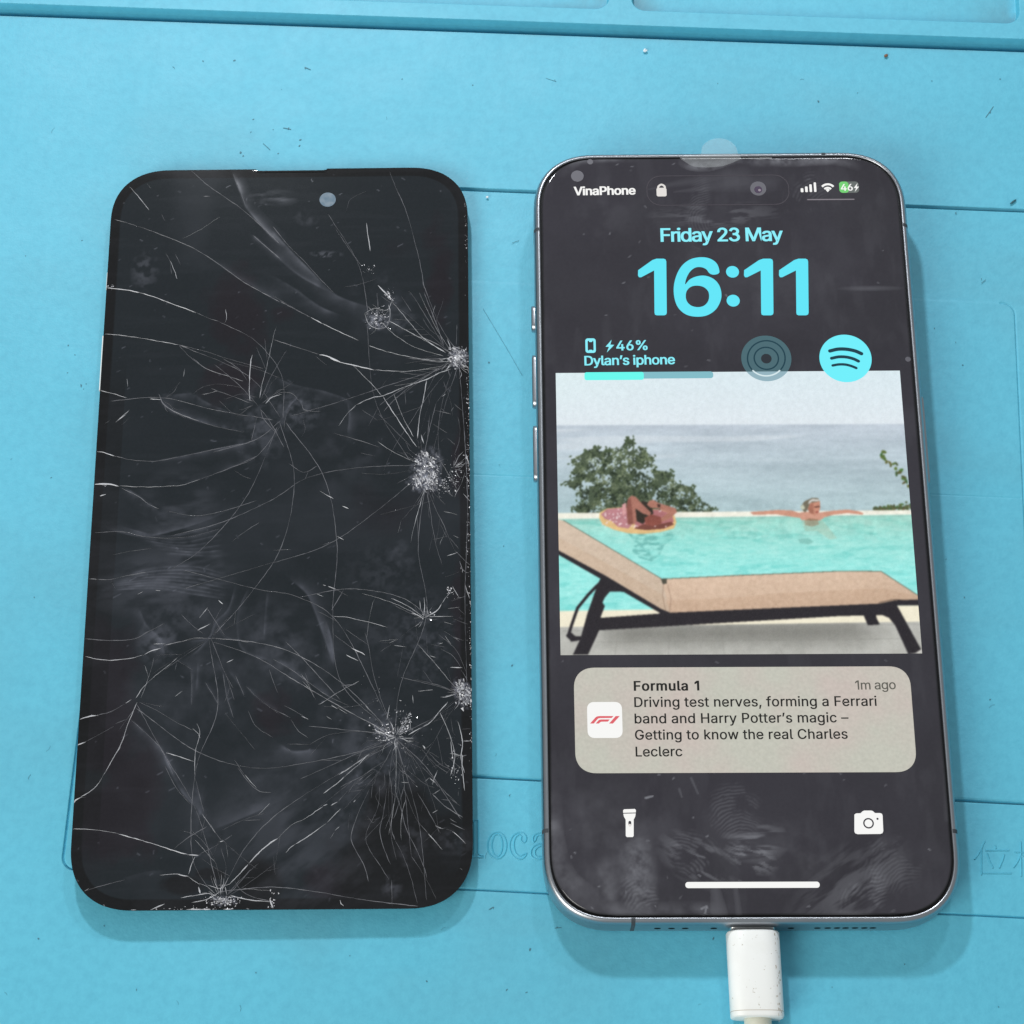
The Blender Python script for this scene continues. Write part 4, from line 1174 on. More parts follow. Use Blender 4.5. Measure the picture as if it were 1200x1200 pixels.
cnt = 0
while cnt < 3200:
    x, y = r_.uniform(ex0, ex1), r_.uniform(ey0, ey1)
    if not pin(x, y):
        continue
    if vnoise(np.array([x]), np.array([y]), 9, 77)[0] < .25:
        cnt += 1
        continue
    cnt += 1
    q = np.clip(.55 * r_.random() + .9 * (vnoise(np.array([x]), np.array([y]), 6, 78)[0] - .15) - .15 * (y - ey0) / (ey1 - ey0), 0, 1)
    lowdark = (y - ey0) / (ey1 - ey0)
    col = np.array([50, 60, 48]) if q < .42 else (np.array([84, 97, 72]) if q < .72 else np.array([124, 136, 108]))
    leaf(x, y, r_.uniform(.7, 1.8), r_.uniform(.5, 1.0), r_.uniform(0, 3.1), (col + r_.normal(0, 7)) * (1.08 - .2 * lowdark), .9)
for x, y in env[1:-1]:
    for k in range(7):
        leaf(x + r_.normal(0, 2.6), y + r_.normal(0, 2.2), 1.7, .9, r_.uniform(0, 3.1), (76, 90, 66))
# vine at the right
vine = [(1032, 531), (1036, 536), (1043, 543), (1049, 549), (1053, 555), (1058, 561), (1062, 567), (1065, 574)]
for x, y in vine:
    for k in range(3):
        leaf(x + r_.normal(0, 2.4), y + r_.normal(0, 2.4), r_.uniform(1.8, 3.4), r_.uniform(1.2, 2.2), r_.uniform(0, 3.1), (70 + 40 * r_.random(), 92 + 30 * r_.random(), 62))
for k in range(120):
    x = r_.uniform(1024, 1072)
    leaf(x, 597 - abs(r_.normal(0, 1.0)) * (1.2 + (x - 1024) / 18), r_.uniform(1.2, 2.6), r_.uniform(.8, 1.5), r_.uniform(0, 3.1), (70 + 34 * r_.random(), 84 + 30 * r_.random(), 66))
# pool
yt = 601.3 - (A - 652) * .0085
yb = 608.2 - (A - 652) * .0125
wat = sstep(-.6, .6, B - yb)
gw = np.clip((B - 603) / 70, 0, 1)[..., None]
pool = np.array([166, 224, 213]) * (1 - gw) + np.array([154, 234, 228]) * gw
rip = fbm(A + 8 * fbm(A, B, 20, 93), B * 4.2, 26, 91, 4)
pool = pool + (np.clip(rip - .5, -.2, .2) * 26)[..., None] * np.array([1.0, .45, .45])
pool = pool - (sstep(.60, .70, fbm(A, B * 5, 30, 95, 3)) * 13)[..., None] * np.array([1.4, .8, .8])
fine = fbm(A + 3 * vnoise(A, B, 9, 97), B * 5.5, 9, 96, 3)
pool = pool + ((fine - .5) * 30)[..., None] * np.array([1.2, .6, .6])
net = 1 - np.clip(np.abs(fbm(A + 10 * vnoise(A, B, 25, 98), B * 3.6, 17, 99, 2) - .5) * 14, 0, 1)
pool = pool + (net * 7)[..., None] * np.array([1.3, .7, .7]) * sstep(612, 660, B)[..., None]
pool = pool - (sstep(640, 606, B) * 12)[..., None] * np.array([.6, .7, .9]) if False else pool - ((1 - sstep(604, 640, B)) * 11)[..., None] * np.array([.4, .7, .9])
IMG[:] = IMG * (1 - wat[..., None]) + pool * wat[..., None]
blend(sstep(-.6, .6, B - yt) * (1 - wat), (242, 240, 226))
blend(.5 * (np.abs(B - yb - 1.5) < 1.0), (150, 196, 184))
# near rim of the pool and the terrace
rim = 715.8 - (A - 652) * .016
blend(sstep(-.8, .8, B - rim), (243, 236, 212))
fl = 734.6 - (A - 655) * .0152
blend(sstep(-.5, .5, B - fl), (184, 184, 178))
tz = fbm(A, B, 14, 101, 4)
IMG += ((tz - .5) * 26 * (B > fl))[..., None]
shade = np.exp(-((B - 741 + (A - 860) * .012) / 15) ** 2) * sstep(688, 740, A) * (1 - sstep(990, 1048, A)) * (B > fl)
blend(.52 * shade, (96, 95, 90))
for pts in ([(724.5, 740), (721, 767)], [(787, 737), (783, 767)], [(845, 737), (849, 767)], [(902, 731), (917, 767)], [(700, 752), (1070, 748)], [(660, 739), (1080, 731)]):
    blend(.35 * pline(pts, .9), (130, 130, 124))
# reflections, float and the two bathers
blend(.55 * inpoly(Z([(555, 310), (720, 320), (830, 300), (800, 350), (760, 380), (740, 430), (690, 470), (620, 450), (580, 410), (600, 370)], 620, 560)) * sstep(.35, .6, fbm(A, B * 3, 8, 111)), (84, 158, 152))
Zf = lambda p: Z(p, 620, 560)
Zr = lambda p: Z(p, 860, 560)
blend(inpoly(Zf([(395, 225), (400, 195), (440, 172), (520, 166), (640, 172), (760, 180), (820, 215), (830, 250), (815, 285), (740, 305), (640, 316), (560, 312), (480, 292), (415, 262)])), (226, 190, 134))
blend(inpoly(Zf([(405, 205), (440, 176), (520, 168), (580, 172), (590, 250), (560, 285), (500, 275), (470, 245), (430, 232)])), (188, 132, 138))
blend(inpoly(Zf([(640, 180), (740, 180), (805, 205), (815, 245), (790, 268), (700, 282), (600, 284), (590, 230)])), (176, 116, 118))
blend(inpoly(Zf([(640, 262), (730, 262), (800, 246), (816, 262), (760, 286), (660, 294), (590, 286)])), (120, 74, 66))
for k in range(46):
    x, y = r_.uniform(412, 800), r_.uniform(176, 282)
    if x < 570 or y > 255 or x > 720:
        leaf(620 + x / 4.8, 560 + y / 4.8, r_.uniform(.8, 1.9), r_.uniform(.5, .9), r_.uniform(0, 3.1), (246, 226, 226))
blend(inpoly(Zf([(640, 130), (690, 140), (700, 200), (640, 260), (600, 240), (600, 170)])), (58, 52, 46))
blend(inpoly(Zf([(548, 160), (560, 115), (578, 100), (602, 108), (640, 150), (688, 196), (680, 214), (640, 200), (600, 172), (606, 240), (590, 262), (556, 262)])), (172, 118, 104))
blend(inpoly(Zf([(548, 160), (556, 125), (572, 112), (580, 170), (588, 258), (556, 262)])), (142, 90, 80))
blend(inpoly(Zf([(664, 150), (676, 130), (700, 124), (730, 142), (790, 160), (826, 172), (832, 194), (790, 232), (752, 246), (728, 236), (784, 196), (730, 172), (684, 168)])), (176, 122, 106))
blend(inpoly(Zf([(650, 225), (690, 205), (742, 220), (748, 255), (700, 272), (655, 262)])), (140, 82, 72))
blend(inpoly(Zf([(722, 146), (740, 150), (738, 168), (724, 164)])), (70, 52, 48))
blend(inpoly(Zf([(525, 150), (545, 140), (550, 195), (528, 215)])), (214, 160, 160))
blend(inpoly(Zr([(90, 194), (112, 190), (180, 186), (250, 180), (330, 184), (372, 200), (380, 226), (330, 220), (240, 205), (110, 208)])), (206, 152, 130))
blend(inpoly(Zr([(478, 196), (560, 184), (640, 178), (700, 188), (728, 198), (722, 208), (640, 198), (560, 208), (500, 224)])), (206, 152, 130))
blend(inpoly(Zr([(352, 200), (400, 190), (500, 196), (506, 226), (480, 240), (380, 238)])), (208, 156, 136))
blend(inpoly(Zr([(376, 160), (396, 132), (440, 112), (474, 114), (484, 132), (430, 150), (412, 180), (400, 196), (378, 176)])), (118, 112, 96))
blend(inpoly(Zr([(420, 132), (440, 118), (480, 122), (482, 131), (440, 132), (418, 150)])), (206, 204, 198))
blend(inpoly(Zr([(428, 142), (482, 132), (486, 165), (476, 200), (452, 212), (428, 200), (414, 178)])), (200, 144, 122))
blend(inpoly(Zr([(428, 150), (446, 140), (450, 205), (428, 198), (415, 178)])), (172, 116, 98))
blend(inpoly(Zr([(452, 160), (482, 158), (482, 166), (452, 168)])), (110, 72, 62))
blend(inpoly(Zr([(458, 190), (474, 188), (472, 196), (460, 197)])), (150, 72, 70))
blend(inpoly(Zr([(372, 162), (390, 150), (400, 172), (384, 182)])), (196, 200, 178))
blend(.8 * inpoly(Zr([(395, 240), (420, 228), (470, 232), (478, 262), (440, 274), (400, 266)])), (146, 120, 96))
blend(.42 * inpoly(Zr([(380, 240), (500, 240), (580, 340), (540, 348), (470, 300), (400, 300)])), (176, 190, 168))
blend(.5 * inpoly(Zr([(360, 345), (420, 338), (450, 360), (420, 374), (370, 368)])), (110, 170, 160))
# the lounger
blend(inpoly(Zf([(158, 232), (196, 240), (205, 246), (745, 566), (800, 610), (800, 757), (742, 752), (158, 405)])), (214, 194, 174))
blend(.5 * inpoly(Zf([(158, 330), (420, 470), (742, 650), (790, 700), (790, 757), (742, 752), (158, 405)])), (204, 178, 154))
blend(inpoly(Zf([(745, 566), (800, 566)]) + Zr([(0, 546), (600, 524), (826, 524), (1042, 664), (1042, 692), (815, 708), (0, 742)]) + Zf([(795, 760), (770, 660)])), (218, 191, 168))
blend(.35 * inpoly(Zf([(770, 690), (1200, 670)]) + Zr([(200, 650), (830, 620), (1042, 664), (1042, 692), (815, 708), (0, 742)]) + Zf([(795, 760)])), (200, 168, 142))
wv = fbm(A * 1.0, B * 1.0, 3.0, 121, 2)
fabric = inpoly(Zf([(158, 232), (205, 246), (745, 566)]) + Zr([(0, 546), (600, 524), (826, 524), (1042, 664), (1042, 692), (815, 708), (0, 742)]) + Zf([(795, 760), (742, 752), (158, 405)]))
weave = np.sin(A * 2.1 + .4 * B) * np.sin(B * 2.4 - .15 * A)
IMG += ((wv - .5) * 18 * fabric + 4.5 * weave * fabric)[..., None]
back_ = fabric * (A < 786 - (717 - B) * .1) * (B < 718) * (A < 790)
IMG += (fabric * (A < 777) * np.clip((A - 655) / 120, 0, 1) * -9)[..., None] + (fabric * (A >= 777) * (np.clip((B - 668) / 45, 0, 1) * -14 + 5 - np.clip((A - 780) / 300, 0, 1) * 7 + 9 * (fbm(A, B, 60, 131, 3) - .5)))[..., None]
DK = (50, 47, 51)
blend(pline(Zf([(196, 240), (745, 566)]), .8), (96, 104, 92))
blend(pline(Zf([(745, 568), (1199, 547)]) + Zr([(600, 524), (826, 525), (1042, 665)]), .9), (104, 106, 92))
blend(inpoly(Zf([(742, 566), (776, 566), (776, 594), (752, 598)])), (84, 82, 72))
blend(.6 * pline(Zf([(757, 600), (752, 660), (768, 745)]), .9), (130, 104, 88))
blend(.6 * pline(Zf([(780, 600), (800, 680), (790, 755)]), .9), (136, 110, 94))
blend(inpoly(Zf([(158, 402), (430, 548), (742, 735), (795, 757), (790, 762), (742, 762), (540, 645), (160, 428)])), DK)
blend(inpoly(Zf([(400, 786), (795, 757)]) + Zr([(0, 741), (815, 706), (890, 690), (960, 683), (1044, 684), (1044, 716), (908, 716), (900, 770), (600, 776), (0, 811)]) + Zf([(395, 856)])), DK)
blend(pline(Zr([(815, 700), (890, 684), (980, 686)]), .8), (96, 80, 70))
blend(inpoly(Zr([(826, 768), (900, 712), (916, 716), (1052, 964), (1018, 984), (978, 988), (905, 828), (870, 786)])), DK)
blend(inpoly(Zr([(1018, 984), (1052, 962), (1060, 975), (1040, 984)])), (206, 204, 198))
blend(inpoly(Zr([(728, 772), (798, 768), (802, 790), (820, 823), (752, 828)])), DK)
blend(inpoly(Zf([(400, 570), (430, 552), (545, 640), (455, 640), (428, 672), (415, 700), (428, 720), (405, 780), (396, 856), (334, 992), (248, 992), (290, 905), (330, 760), (372, 640)])), DK)
blend(pline(Zf([(405, 585), (340, 650), (275, 730), (240, 830), (222, 890)]), 3.6), DK)
blend(inpoly(Zf([(208, 885), (232, 862), (262, 888), (296, 890), (290, 912), (240, 920)])), DK)
blend(inpoly(Zf([(348, 672), (362, 664), (356, 690), (344, 694)])), (156, 226, 218))
# grain
IMG *= (1 + .13 * (fbm(A, B, 5, 141, 3) - .5) * ((B > 590) & (B < 632) & (A > 690)) + .05 * (fbm(A, B, 3, 142, 2) - .5))[..., None]
IMG += r_.normal(0, 3.0, A.shape)[..., None] + r_.normal(0, 1.3, IMG.shape)
small = np.clip(IMG, 0, 255).reshape(NXI, SSAA, NYI, SSAA, 3).mean((1, 3))
gx_ = IMX0 + (IMX1 - IMX0) * np.linspace(0, 1, NXI)
gy_ = IMY0 + (IMY1 - IMY0) * np.linspace(0, 1, NYI)
GX, GY = np.meshgrid(gx_, gy_, indexing='ij')
for _rep in range(2):
  pad = np.pad(small, ((1, 1), (1, 1), (0, 0)), 'edge')
  small = sum(pad[i:i + NXI, j:j + NYI] * w for i, j, w in ((1, 1, .36), (0, 1, .11), (2, 1, .11), (1, 0, .11), (1, 2, .11), (0, 0, .05), (2, 2, .05), (0, 2, .05), (2, 0, .05)))
small = small + np.random.default_rng(8).normal(0, 2.2, small.shape[:2])[..., None]
MAT_PIC, t, b = new_mat('lit_picture', (0.004, 0.004, 0.004), 0.22, 0, 0.35)
ca = nd(t, 'ShaderNodeAttribute', attribute_name='picture')
t.links.new(ca.outputs['Color'], b.inputs['Emission Color'])
b.inputs['Emission Strength'].default_value = 1.0
wp = big_mesh('wallpaper_picture', np.stack([GX.ravel(), GY.ravel(), np.full(GX.size, UIZ - .012)], 1), grid_quads(NXI, NYI)[:, ::-1], screen, MAT_PIC, False)
attr_col(wp, 'picture', np.maximum(lin(small.reshape(-1, 3)) - .012, 0))

flat('charge_bar', [rbox(686, 436.4, 836, 443.2, 3.3)], E_DIM, UIZ + .005)
flat('charge_level', [rbox(684.8, 436.4, 754.6, 445.2, 2.6)], E_MINT, UIZ + .02)


def cut(pts, ycut, above):
    """part of a contour above / below a screen height (mm)"""
    out = []
    n = len(pts)
    for i in range(n):
        p, q = pts[i], pts[(i + 1) % n]
        ip, iq = (p[1] >= ycut) == above, (q[1] >= ycut) == above
        if ip:
            out.append(p)
        if ip != iq:
            u = (ycut - p[1]) / (q[1] - p[1])
            out.append(p + u * (q - p))
    return np.array(out)


yc = IMY0
dc = circ(898, 420, 29.4, 64)
flat('rings_icon', [cut(dc, yc, True)], E_TEAL, UIZ + .01)
flat('rings_icon', [cut(dc, yc, False)], E_TEAL2, UIZ + .01)
for r0 in (21.8, 14.2):
    flat('icon_ring', [cut(circ(898, 420, r0 + .8), yc, True), cut(circ(898, 420, r0 - .8), yc, True)[::-1]], E_DTEAL, UIZ + .02) if r0 < 20 and False else None
flat('icon_ring', ring(898, 420, 14.2, 1.7), E_DTEAL, UIZ + .02)
a22 = [(898 + 22 * math.sin(q), 420 - 20.6 * math.cos(q)) for q in np.linspace(-2.25, 2.25, 30)]
flat('icon_ring', [thick(a22, 1.7)], E_DTEAL, UIZ + .02)
a23 = [(898 + 22 * math.sin(q), 420 - 20.6 * math.cos(q)) for q in np.linspace(2.35, 3.93, 14)]
flat('icon_ring', [thick(a23, 1.8)], emat('lit_pale_ring', (214, 232, 236)), UIZ + .02)
flat('icon_dot', [circ(898, 420.4, 6.2)], emat('lit_dark_slate', (38, 44, 52)), UIZ + .02)
flat('music_icon', [circ(990.8, 420, 30.6, 64)], E_MINT if False else emat('lit_aqua', (110, 238, 250)), UIZ + .01)
for pts, w in (([(972.5, 411.4), (982, 409.3), (992, 409.4), (1002, 411.4), (1009.5, 414.6)], 4.4), ([(974.4, 420), (983, 418.3), (992, 418.6), (1000, 420.6), (1006, 423.4)], 3.8), ([(975.8, 428.4), (983, 427.2), (991, 427.4), (998, 429.2), (1003.4, 431.4)], 3.2)):
    flat('icon_stripe', [thick(pts, w)], E_DTEAL, UIZ + .02)

# notification
MAT_CARD, t, b = new_mat('lit_card', (0.004, 0.004, 0.004), 0.22, 0, 0.35)
n1 = noise_node(t, 70, 3)
n2 = noise_node(t, 1600, 2)
r1 = ramp(t, n1.outputs[0], [(0.42, tuple(lin((198, 198, 186)))), (0.68, tuple(lin((203, 192, 184))))])
r2 = ramp(t, n2.outputs[0], [(0.3, (0.9, 0.9, 0.9)), (0.7, (1, 1, 1))])
mx = nd(t, 'ShaderNodeMix', data_type='RGBA', blend_type='MULTIPLY')
mx.inputs[0].default_value = 1
t.links.new(r1.outputs[0], mx.inputs[6])
t.links.new(r2.outputs[0], mx.inputs[7])
t.links.new(mx.outputs[2], b.inputs['Emission Color'])
b.inputs['Emission Strength'].default_value = 1.0
flat('notification_card', [rbox(672.2, 782.6, 1075, 904.8, 25, 2.3, 12)], MAT_CARD)
Z2 = UIZ + .015
flat('app_icon', [rbox(687.8, 822.8, 729.8, 864.8, 9, 2.4, 10)], E_WHITE, Z2)
i_ = lambda pts: [S(680 + x / 15, 810 + y / 15) for x, y in pts]
Z3 = UIZ + .03
flat('app_emblem', [np.array(i_([(172, 570), (262, 468), (290, 446), (330, 438), (584, 438), (552, 472), (350, 474), (318, 480), (298, 498), (238, 570)])),
                    np.array(i_([(272, 570), (318, 516), (338, 502), (370, 498), (520, 498), (486, 536), (372, 538), (348, 548), (328, 570)])),
                    np.array(i_([(506, 570), (622, 438), (694, 438), (574, 570)]))], E_RED, Z3)
text('notification_title', 'Formula 1', 742.8, 809.4, 819.6, 809.0, 11.0, E_INK, .095, Z2)
text('notification_time', '1m ago', 1002.6, 808.2, 1050, 807.6, 10.6, E_GREY, .03, Z2)
for s, x0, y0, x1, y1 in (('Driving test nerves, forming a Ferrari', 743.4, 828.6, 1027.6, 827.2), ('band and Harry Potter’s magic –', 743.8, 847.8, 994.6, 846.4),
                          ('Getting to know the real Charles', 744.2, 866.9, 993.6, 865.7), ('Leclerc', 745, 886.6, 799.8, 886.2)):
    text('notification_line', s, x0, y0, x1, y1, 11.4, E_INK, .042, Z2)
# torch, camera and home bar
flat('torch_icon', [poly((731.4, 948.4), (744, 948), (745.2, 949.4), (745.1, 952.2), (730.2, 952.6), (730.2, 949.6)), poly((730.4, 953.6), (745, 953.2), (744.4, 957), (742.6, 960.4), (742.6, 979.6), (741.4, 981), (734.6, 981), (733.3, 979.6), (733.2, 960.6), (731.2, 957.2)), rbox(736.3, 962, 739.9, 968.8, 1.7)[::-1]], E_WHITE)
flat('torch_switch', [circ(738.1, 967.2, 1.7)], E_CREAM)
flat('camera_icon', [poly((1001.2, 954.6), (1003.2, 953.2), (1008.4, 953), (1011, 950.6), (1013, 949.9), (1021.2, 949.9), (1023, 950.6), (1025.4, 952.8), (1031.4, 952.8), (1033.6, 953.8), (1034.3, 956), (1035.1, 974), (1034, 976.4), (1031.6, 977.3), (1005, 977.6), (1002.2, 976.6), (1001.2, 974.4)), circ(1017.8, 964.8, 6.3)[::-1], circ(1028.3, 959.6, 1.3, 12)[::-1]], E_WHITE)
flat('camera_icon_lens', [circ(1017.8, 964.8, 4.6)], E_WHITE)
flat('home_bar', [rbox(803, 1033.6, 960.8, 1040.4, 3.4)], E_WHITE)

# pale dots, the earpiece slot and the pull tab of the protective film
for px, py, r0 in ((676.6, 206.4, 7.4), (691.6, 189.6, 3.5), (1064, 421, 3.2)):
    flat('glue_dot', [circ(px, py, r0)], MAT_DOT, UIZ, 0, phone)
sl0, sl1 = FP.loc(799, 184, PT)[0], FP.loc(905, 184, PT)[0]
P, N = rrect(sl1 - sl0, .42, .2, 5, 2)
P = P + np.array([(sl0 + sl1) / 2, PH - 1.95])
mesh('earpiece_slot', [(x, y, PT - .04) for x, y in P], [tuple(range(len(P)))], phone, MAT_STEEL)
tabp = smooth_line(poly((821, 181), (823, 172), (831, 165), (842, 162.4), (854, 165), (862, 172), (865, 181), (868, 186), (858, 191), (846, 195), (826, 196.5), (812, 195), (803, 190), (797, 184.6), (812, 182.4)), .3, True)
n = len(tabp)
mesh('film_tab', [(x, y, PT + .05) for x, y in tabp] + [(x, y, PT + .17) for x, y in tabp], [tuple(range(n - 1, -1, -1)), tuple(range(n, 2 * n))] + [(i, (i + 1) % n, n + (i + 1) % n, n + i) for i in range(n)], phone, MAT_FILM)

# ================================================================== THE CRACKED SCREEN
panel = thing('cracked_phone_screen', 'black phone screen with shattered glass, taken off its phone and lying flat on the mat', 'broken screen', FG)
GRR = 12.4
Pp, Np = rrect(GW, GH, GRR, 16)
# shallow earpiece notch in the top edge
xn0, xn1 = G(300, 198)[0], G(383.5, 198)[0]
ins = [(xn1 + .3, GH / 2), (xn1 + .05, GH / 2 - .38), (xn0 - .05, GH / 2 - .38), (xn0 - .3, GH / 2)]
Pp = np.vstack([Pp[:17], ins, Pp[17:]])
Np = np.vstack([Np[:17], [(0, 1)] * 4, Np[17:]])
sweep('screen_frame', Pp, Np, [(1.2, 0), (.5, .0), (.22, .12), (.16, .5), (.0, GT - .06), (.0, GT - .004)], panel, MAT_SIDE, cap_bot=True)
Pk, Nk = rrect(GW - 9, GH - 9, 9, 10)
sweep('back_plate', Pk, Nk, [(0, -.01), (0, -1.4), (.3, -1.7)], panel, MAT_SIDE, cap_top=True, smooth=False)
gx, gy, gz, gd, gk, gn = glass_grid(GW / 2, GH / 2, GRR, .20, 1e-6)
notch = sstep(0, 1, np.minimum(gx - xn0, xn1 - gx) / .25)
gy2 = gy - .38 * notch * (gy > GH / 2 - .7)
X, Y = gx, gy2
fm = Film(X, Y)
g_ = lambda *a: [G(x, y) for x, y in a]
ZO = {'A': (80, 180), 'B': (320, 180), 'C': (80, 420), 'D': (320, 420), 'E': (80, 660), 'F': (320, 660), 'G': (70, 860), 'H': (310, 860), 'P': (0, 0)}


def zp(k, pts):
    ox, oy = ZO[k]
    return [G(ox + x / 4.8, oy + y / 4.8) for x, y in pts]


# clouded stretches, each fading away from the crack it starts at where the layers have come apart, rubbed dust, scuffs
n0 = fbm(X, Y, 13, 201)
fm.f += .012 * n0 + .010 * vnoise(X, Y, .3, 202) + .026 * sstep(.52, .78, fbm(X, Y, 20, 203)) + .01 * sstep(.5, .8, fbm(X * .6, Y * 5, 8, 204))
fm.stroke(zp('A', [(800, 590), (950, 690), (1080, 770), (1190, 840)]), 0.72, 3.42, 0.045, 1, 5, 1, .16, side=1)
fm.stroke(zp('B', [(0, 690), (120, 760), (260, 860), (380, 910)]), 3.42, 2.16, 0.180, 1, 4, 2, side=-1)
fm.stroke(zp('A', [(925, 110), (970, 220), (1000, 300), (1100, 420), (1190, 510)]), 1.98, 2.52, 0.240, .8, 5, 3, side=1)
fm.stroke(zp('B', [(0, 440), (120, 570), (220, 670), (330, 780), (430, 830), (560, 870)]), 3.42, 4.68, 0.240, .9, 4, 4, .12, side=-1)
fm.stroke(zp('B', [(0, 560), (140, 680), (300, 770)]), 1.98, 1.08, 0.180, 1, 4, 5, side=1)
fm.stroke(zp('A', [(1040, 460), (1110, 520), (1190, 590)]), 1.08, 1.62, 0.210, 1, 3, 6, side=-1)
fm.blob(zp('A', [(430, 660)])[0], 3.2, 5.5, .16, 1.3, 7, 0, .40, .7)
fm.blob(zp('A', [(1130, 250)])[0], 5, 2.6, .15, 1.2, 8, 0, .4, .7, 4)
fm.blob(zp('B', [(190, 360)])[0], 3, 2.2, .14, 1.2, 9)
fm.blob(zp('B', [(40, 250)])[0], 4.5, 2.2, .12, 1.5, 10, 0, .4, .7, 4)
fm.blob(zp('B', [(300, 565)])[0], 4, .9, .2, .8, 11, -.04, .4, .6)
fm.blob(zp('B', [(620, 800)])[0], 8, 7, .11, 3, 12)
fm.blob(zp('B', [(580, 940)])[0], 3.2, 2.6, .35, .8, 13)
fm.blob(zp('B', [(700, 940)])[0], 5, 3.5, .16, 1.2, 14)
fm.blob(zp('D', [(140, 290)])[0], 6, 5.5, .22, 1.1, 15)
fm.stroke(zp('D', [(60, 360), (90, 270), (140, 225), (170, 280)]), 2.52, 1.80, 0.330, .9, 1.5, 16, side=1)
fm.stroke(zp('D', [(0, 100), (120, 150), (300, 190), (430, 240), (460, 280)]), 1.62, 2.88, 0.113, .9, 2, 17, .15, side=-1)
fm.stroke(zp('D', [(420, 250), (430, 330), (420, 420)]), 1.98, 1.62, 0.165, .9, 1.5, 18, side=1)
fm.blob(zp('D', [(430, 520)])[0], 12, 11, .09, 4, 19)
fm.blob(zp('D', [(720, 1100)])[0], 3.4, 3.4, .16, 2, 20)
fm.stroke(zp('C', [(520, 200), (600, 205), (700, 200), (760, 240), (900, 300), (1000, 330)]), 2.70, 1.26, 0.120, 1, 1.2, 21, side=-1)
fm.stroke(zp('C', [(510, 220), (560, 285), (640, 320), (740, 355), (860, 385), (1000, 415)]), 2.88, 1.26, 0.180, .9, 2, 22, side=1)
fm.stroke(zp('C', [(480, 578), (620, 555), (740, 530), (880, 500), (1030, 470)]), 0.90, 3.24, 0.150, 1, 4, 23, .18, side=-1)
fm.stroke(zp('C', [(640, 712), (740, 680), (850, 640), (950, 600), (1060, 550)]), 1.08, 3.06, 0.120, 1, 4, 24, .16, side=1)
fm.blob(zp('C', [(1080, 370)])[0], 6, 11, .20, 1.8, 25)
fm.stroke(zp('C', [(320, 730), (420, 790), (500, 850)]), 1.62, 2.88, 0.240, 1, 2, 26, side=-1)
fm.blob(zp('C', [(620, 860)])[0], 9, 11, .12, 2.2, 27, 0, .38, .7, 3)
fm.stroke(zp('C', [(220, 960), (420, 1000), (620, 960), (800, 900), (930, 840)]), 2.16, 2.70, 0.270, .9, 3, 28, .1, side=1)
for k in range(7):
    fm.stroke(zp('C', [(300 + 40 * k, 950 + 24 * k), (560 + 30 * k, 1000 + 18 * k), (860, 930 + 30 * k)]), 0.90, 0.72, 0.165, .8, 2, 30 + k, side=-1)
for k in range(8):
    fm.stroke(zp('E', [(330 - 20 * k, 70 + 12 * k), (480, 30 + 16 * k), (700, 20 + 22 * k), (880, 60 + 20 * k)]), 1.26, 0.90, 0.195, .8, 2.5, 40 + k, side=1)
fm.blob(zp('E', [(560, 90)])[0], 17, 8, .16, 3, 48, .15, .36, .66, 3)
fm.blob(zp('E', [(600, 300)])[0], 9, 7, .11, 2, 49)
fm.stroke(zp('E', [(400, 265), (440, 350), (520, 430), (540, 520)]), 1.62, 2.88, 0.270, 1, 2, 50, side=-1)
fm.blob(zp('E', [(500, 450)])[0], 4.5, 5, .24, 1.3, 51)
web = [[(940, 130), (900, 260), (830, 330), (790, 420), (680, 440)], [(1010, 150), (960, 260), (950, 360), (970, 470), (1040, 520), (1150, 550)], [(1120, 170), (1110, 280), (1100, 420)], [(830, 330), (880, 415), (970, 430)], [(790, 420), (730, 490), (660, 540)], [(600, 540), (690, 600), (690, 800)], [(730, 560), (720, 720)], [(770, 670), (850, 800)], [(840, 560), (880, 650), (890, 740), (920, 860)], [(900, 600), (960, 680), (990, 750)], [(1000, 690), (1080, 770), (1200, 840)]]
for k, p in enumerate(web):
    fm.stroke(zp('E', p), 1.0, .8, .14, .8, 2.5, 60 + k, side=1)
fm.blob(zp('E', [(850, 480)])[0], 22, 17, .075, 4, 75)
fm.blob(zp('E', [(1090, 420)])[0], 4, 9, .10, 2, 76)
fm.blob(zp('E', [(640, 780)])[0], 17, 16, .045, 3, 77)
fm.stroke(zp('E', [(340, 870), (430, 950), (520, 1040), (560, 1110), (600, 1190)]), 0.90, 2.34, 0.240, 1, 3, 78, side=-1)
fm.stroke(zp('G', [(540, 40), (590, 130), (630, 220), (690, 330), (780, 430), (850, 520)]), 2.16, 1.62, 0.255, 1, 3, 79, side=1)
fm.stroke(zp('G', [(770, 300), (800, 400), (780, 480)]), 2.52, 4.68, 0.195, 1, 3, 80, side=-1)
fm.stroke(zp('G', [(850, 540), (980, 490), (1190, 400)]), 3.96, 6.48, 0.105, 1, 5, 81, .11, side=1)
fm.stroke(zp('G', [(340, 820), (480, 780), (600, 770)]), 2.16, 3.24, 0.075, 1, 4, 82, side=-1)
fm.blob(zp('G', [(820, 600)])[0], 5, 4.5, .07, 2, 83)
fm.stroke(zp('F', [(100, 90), (190, 170), (240, 280), (290, 420), (340, 570)]), 3.96, 2.88, 0.150, 1, 4, 84, .2, side=1)
fm.stroke(zp('F', [(300, 330), (330, 440), (345, 570)]), 1.62, 2.34, 0.240, .9, 3, 85, side=-1)
fm.stroke(zp('F', [(0, 540), (90, 590), (200, 670), (300, 740), (340, 800)]), 1.80, 2.34, 0.300, 1, 3, 86, .14, side=1)
fm.blob(zp('F', [(110, 560)])[0], 9, 6, .13, 2, 87, -.6)
fm.blob(zp('F', [(60, 420)])[0], 9, 9, .10, 3, 88)
fm.stroke(zp('F', [(40, 1020), (110, 1060), (230, 1050)]), 2.70, 3.96, 0.210, .9, 3, 89, side=-1)
fm.blob(zp('F', [(480, 990)])[0], 11, 13, .15, 3, 90)
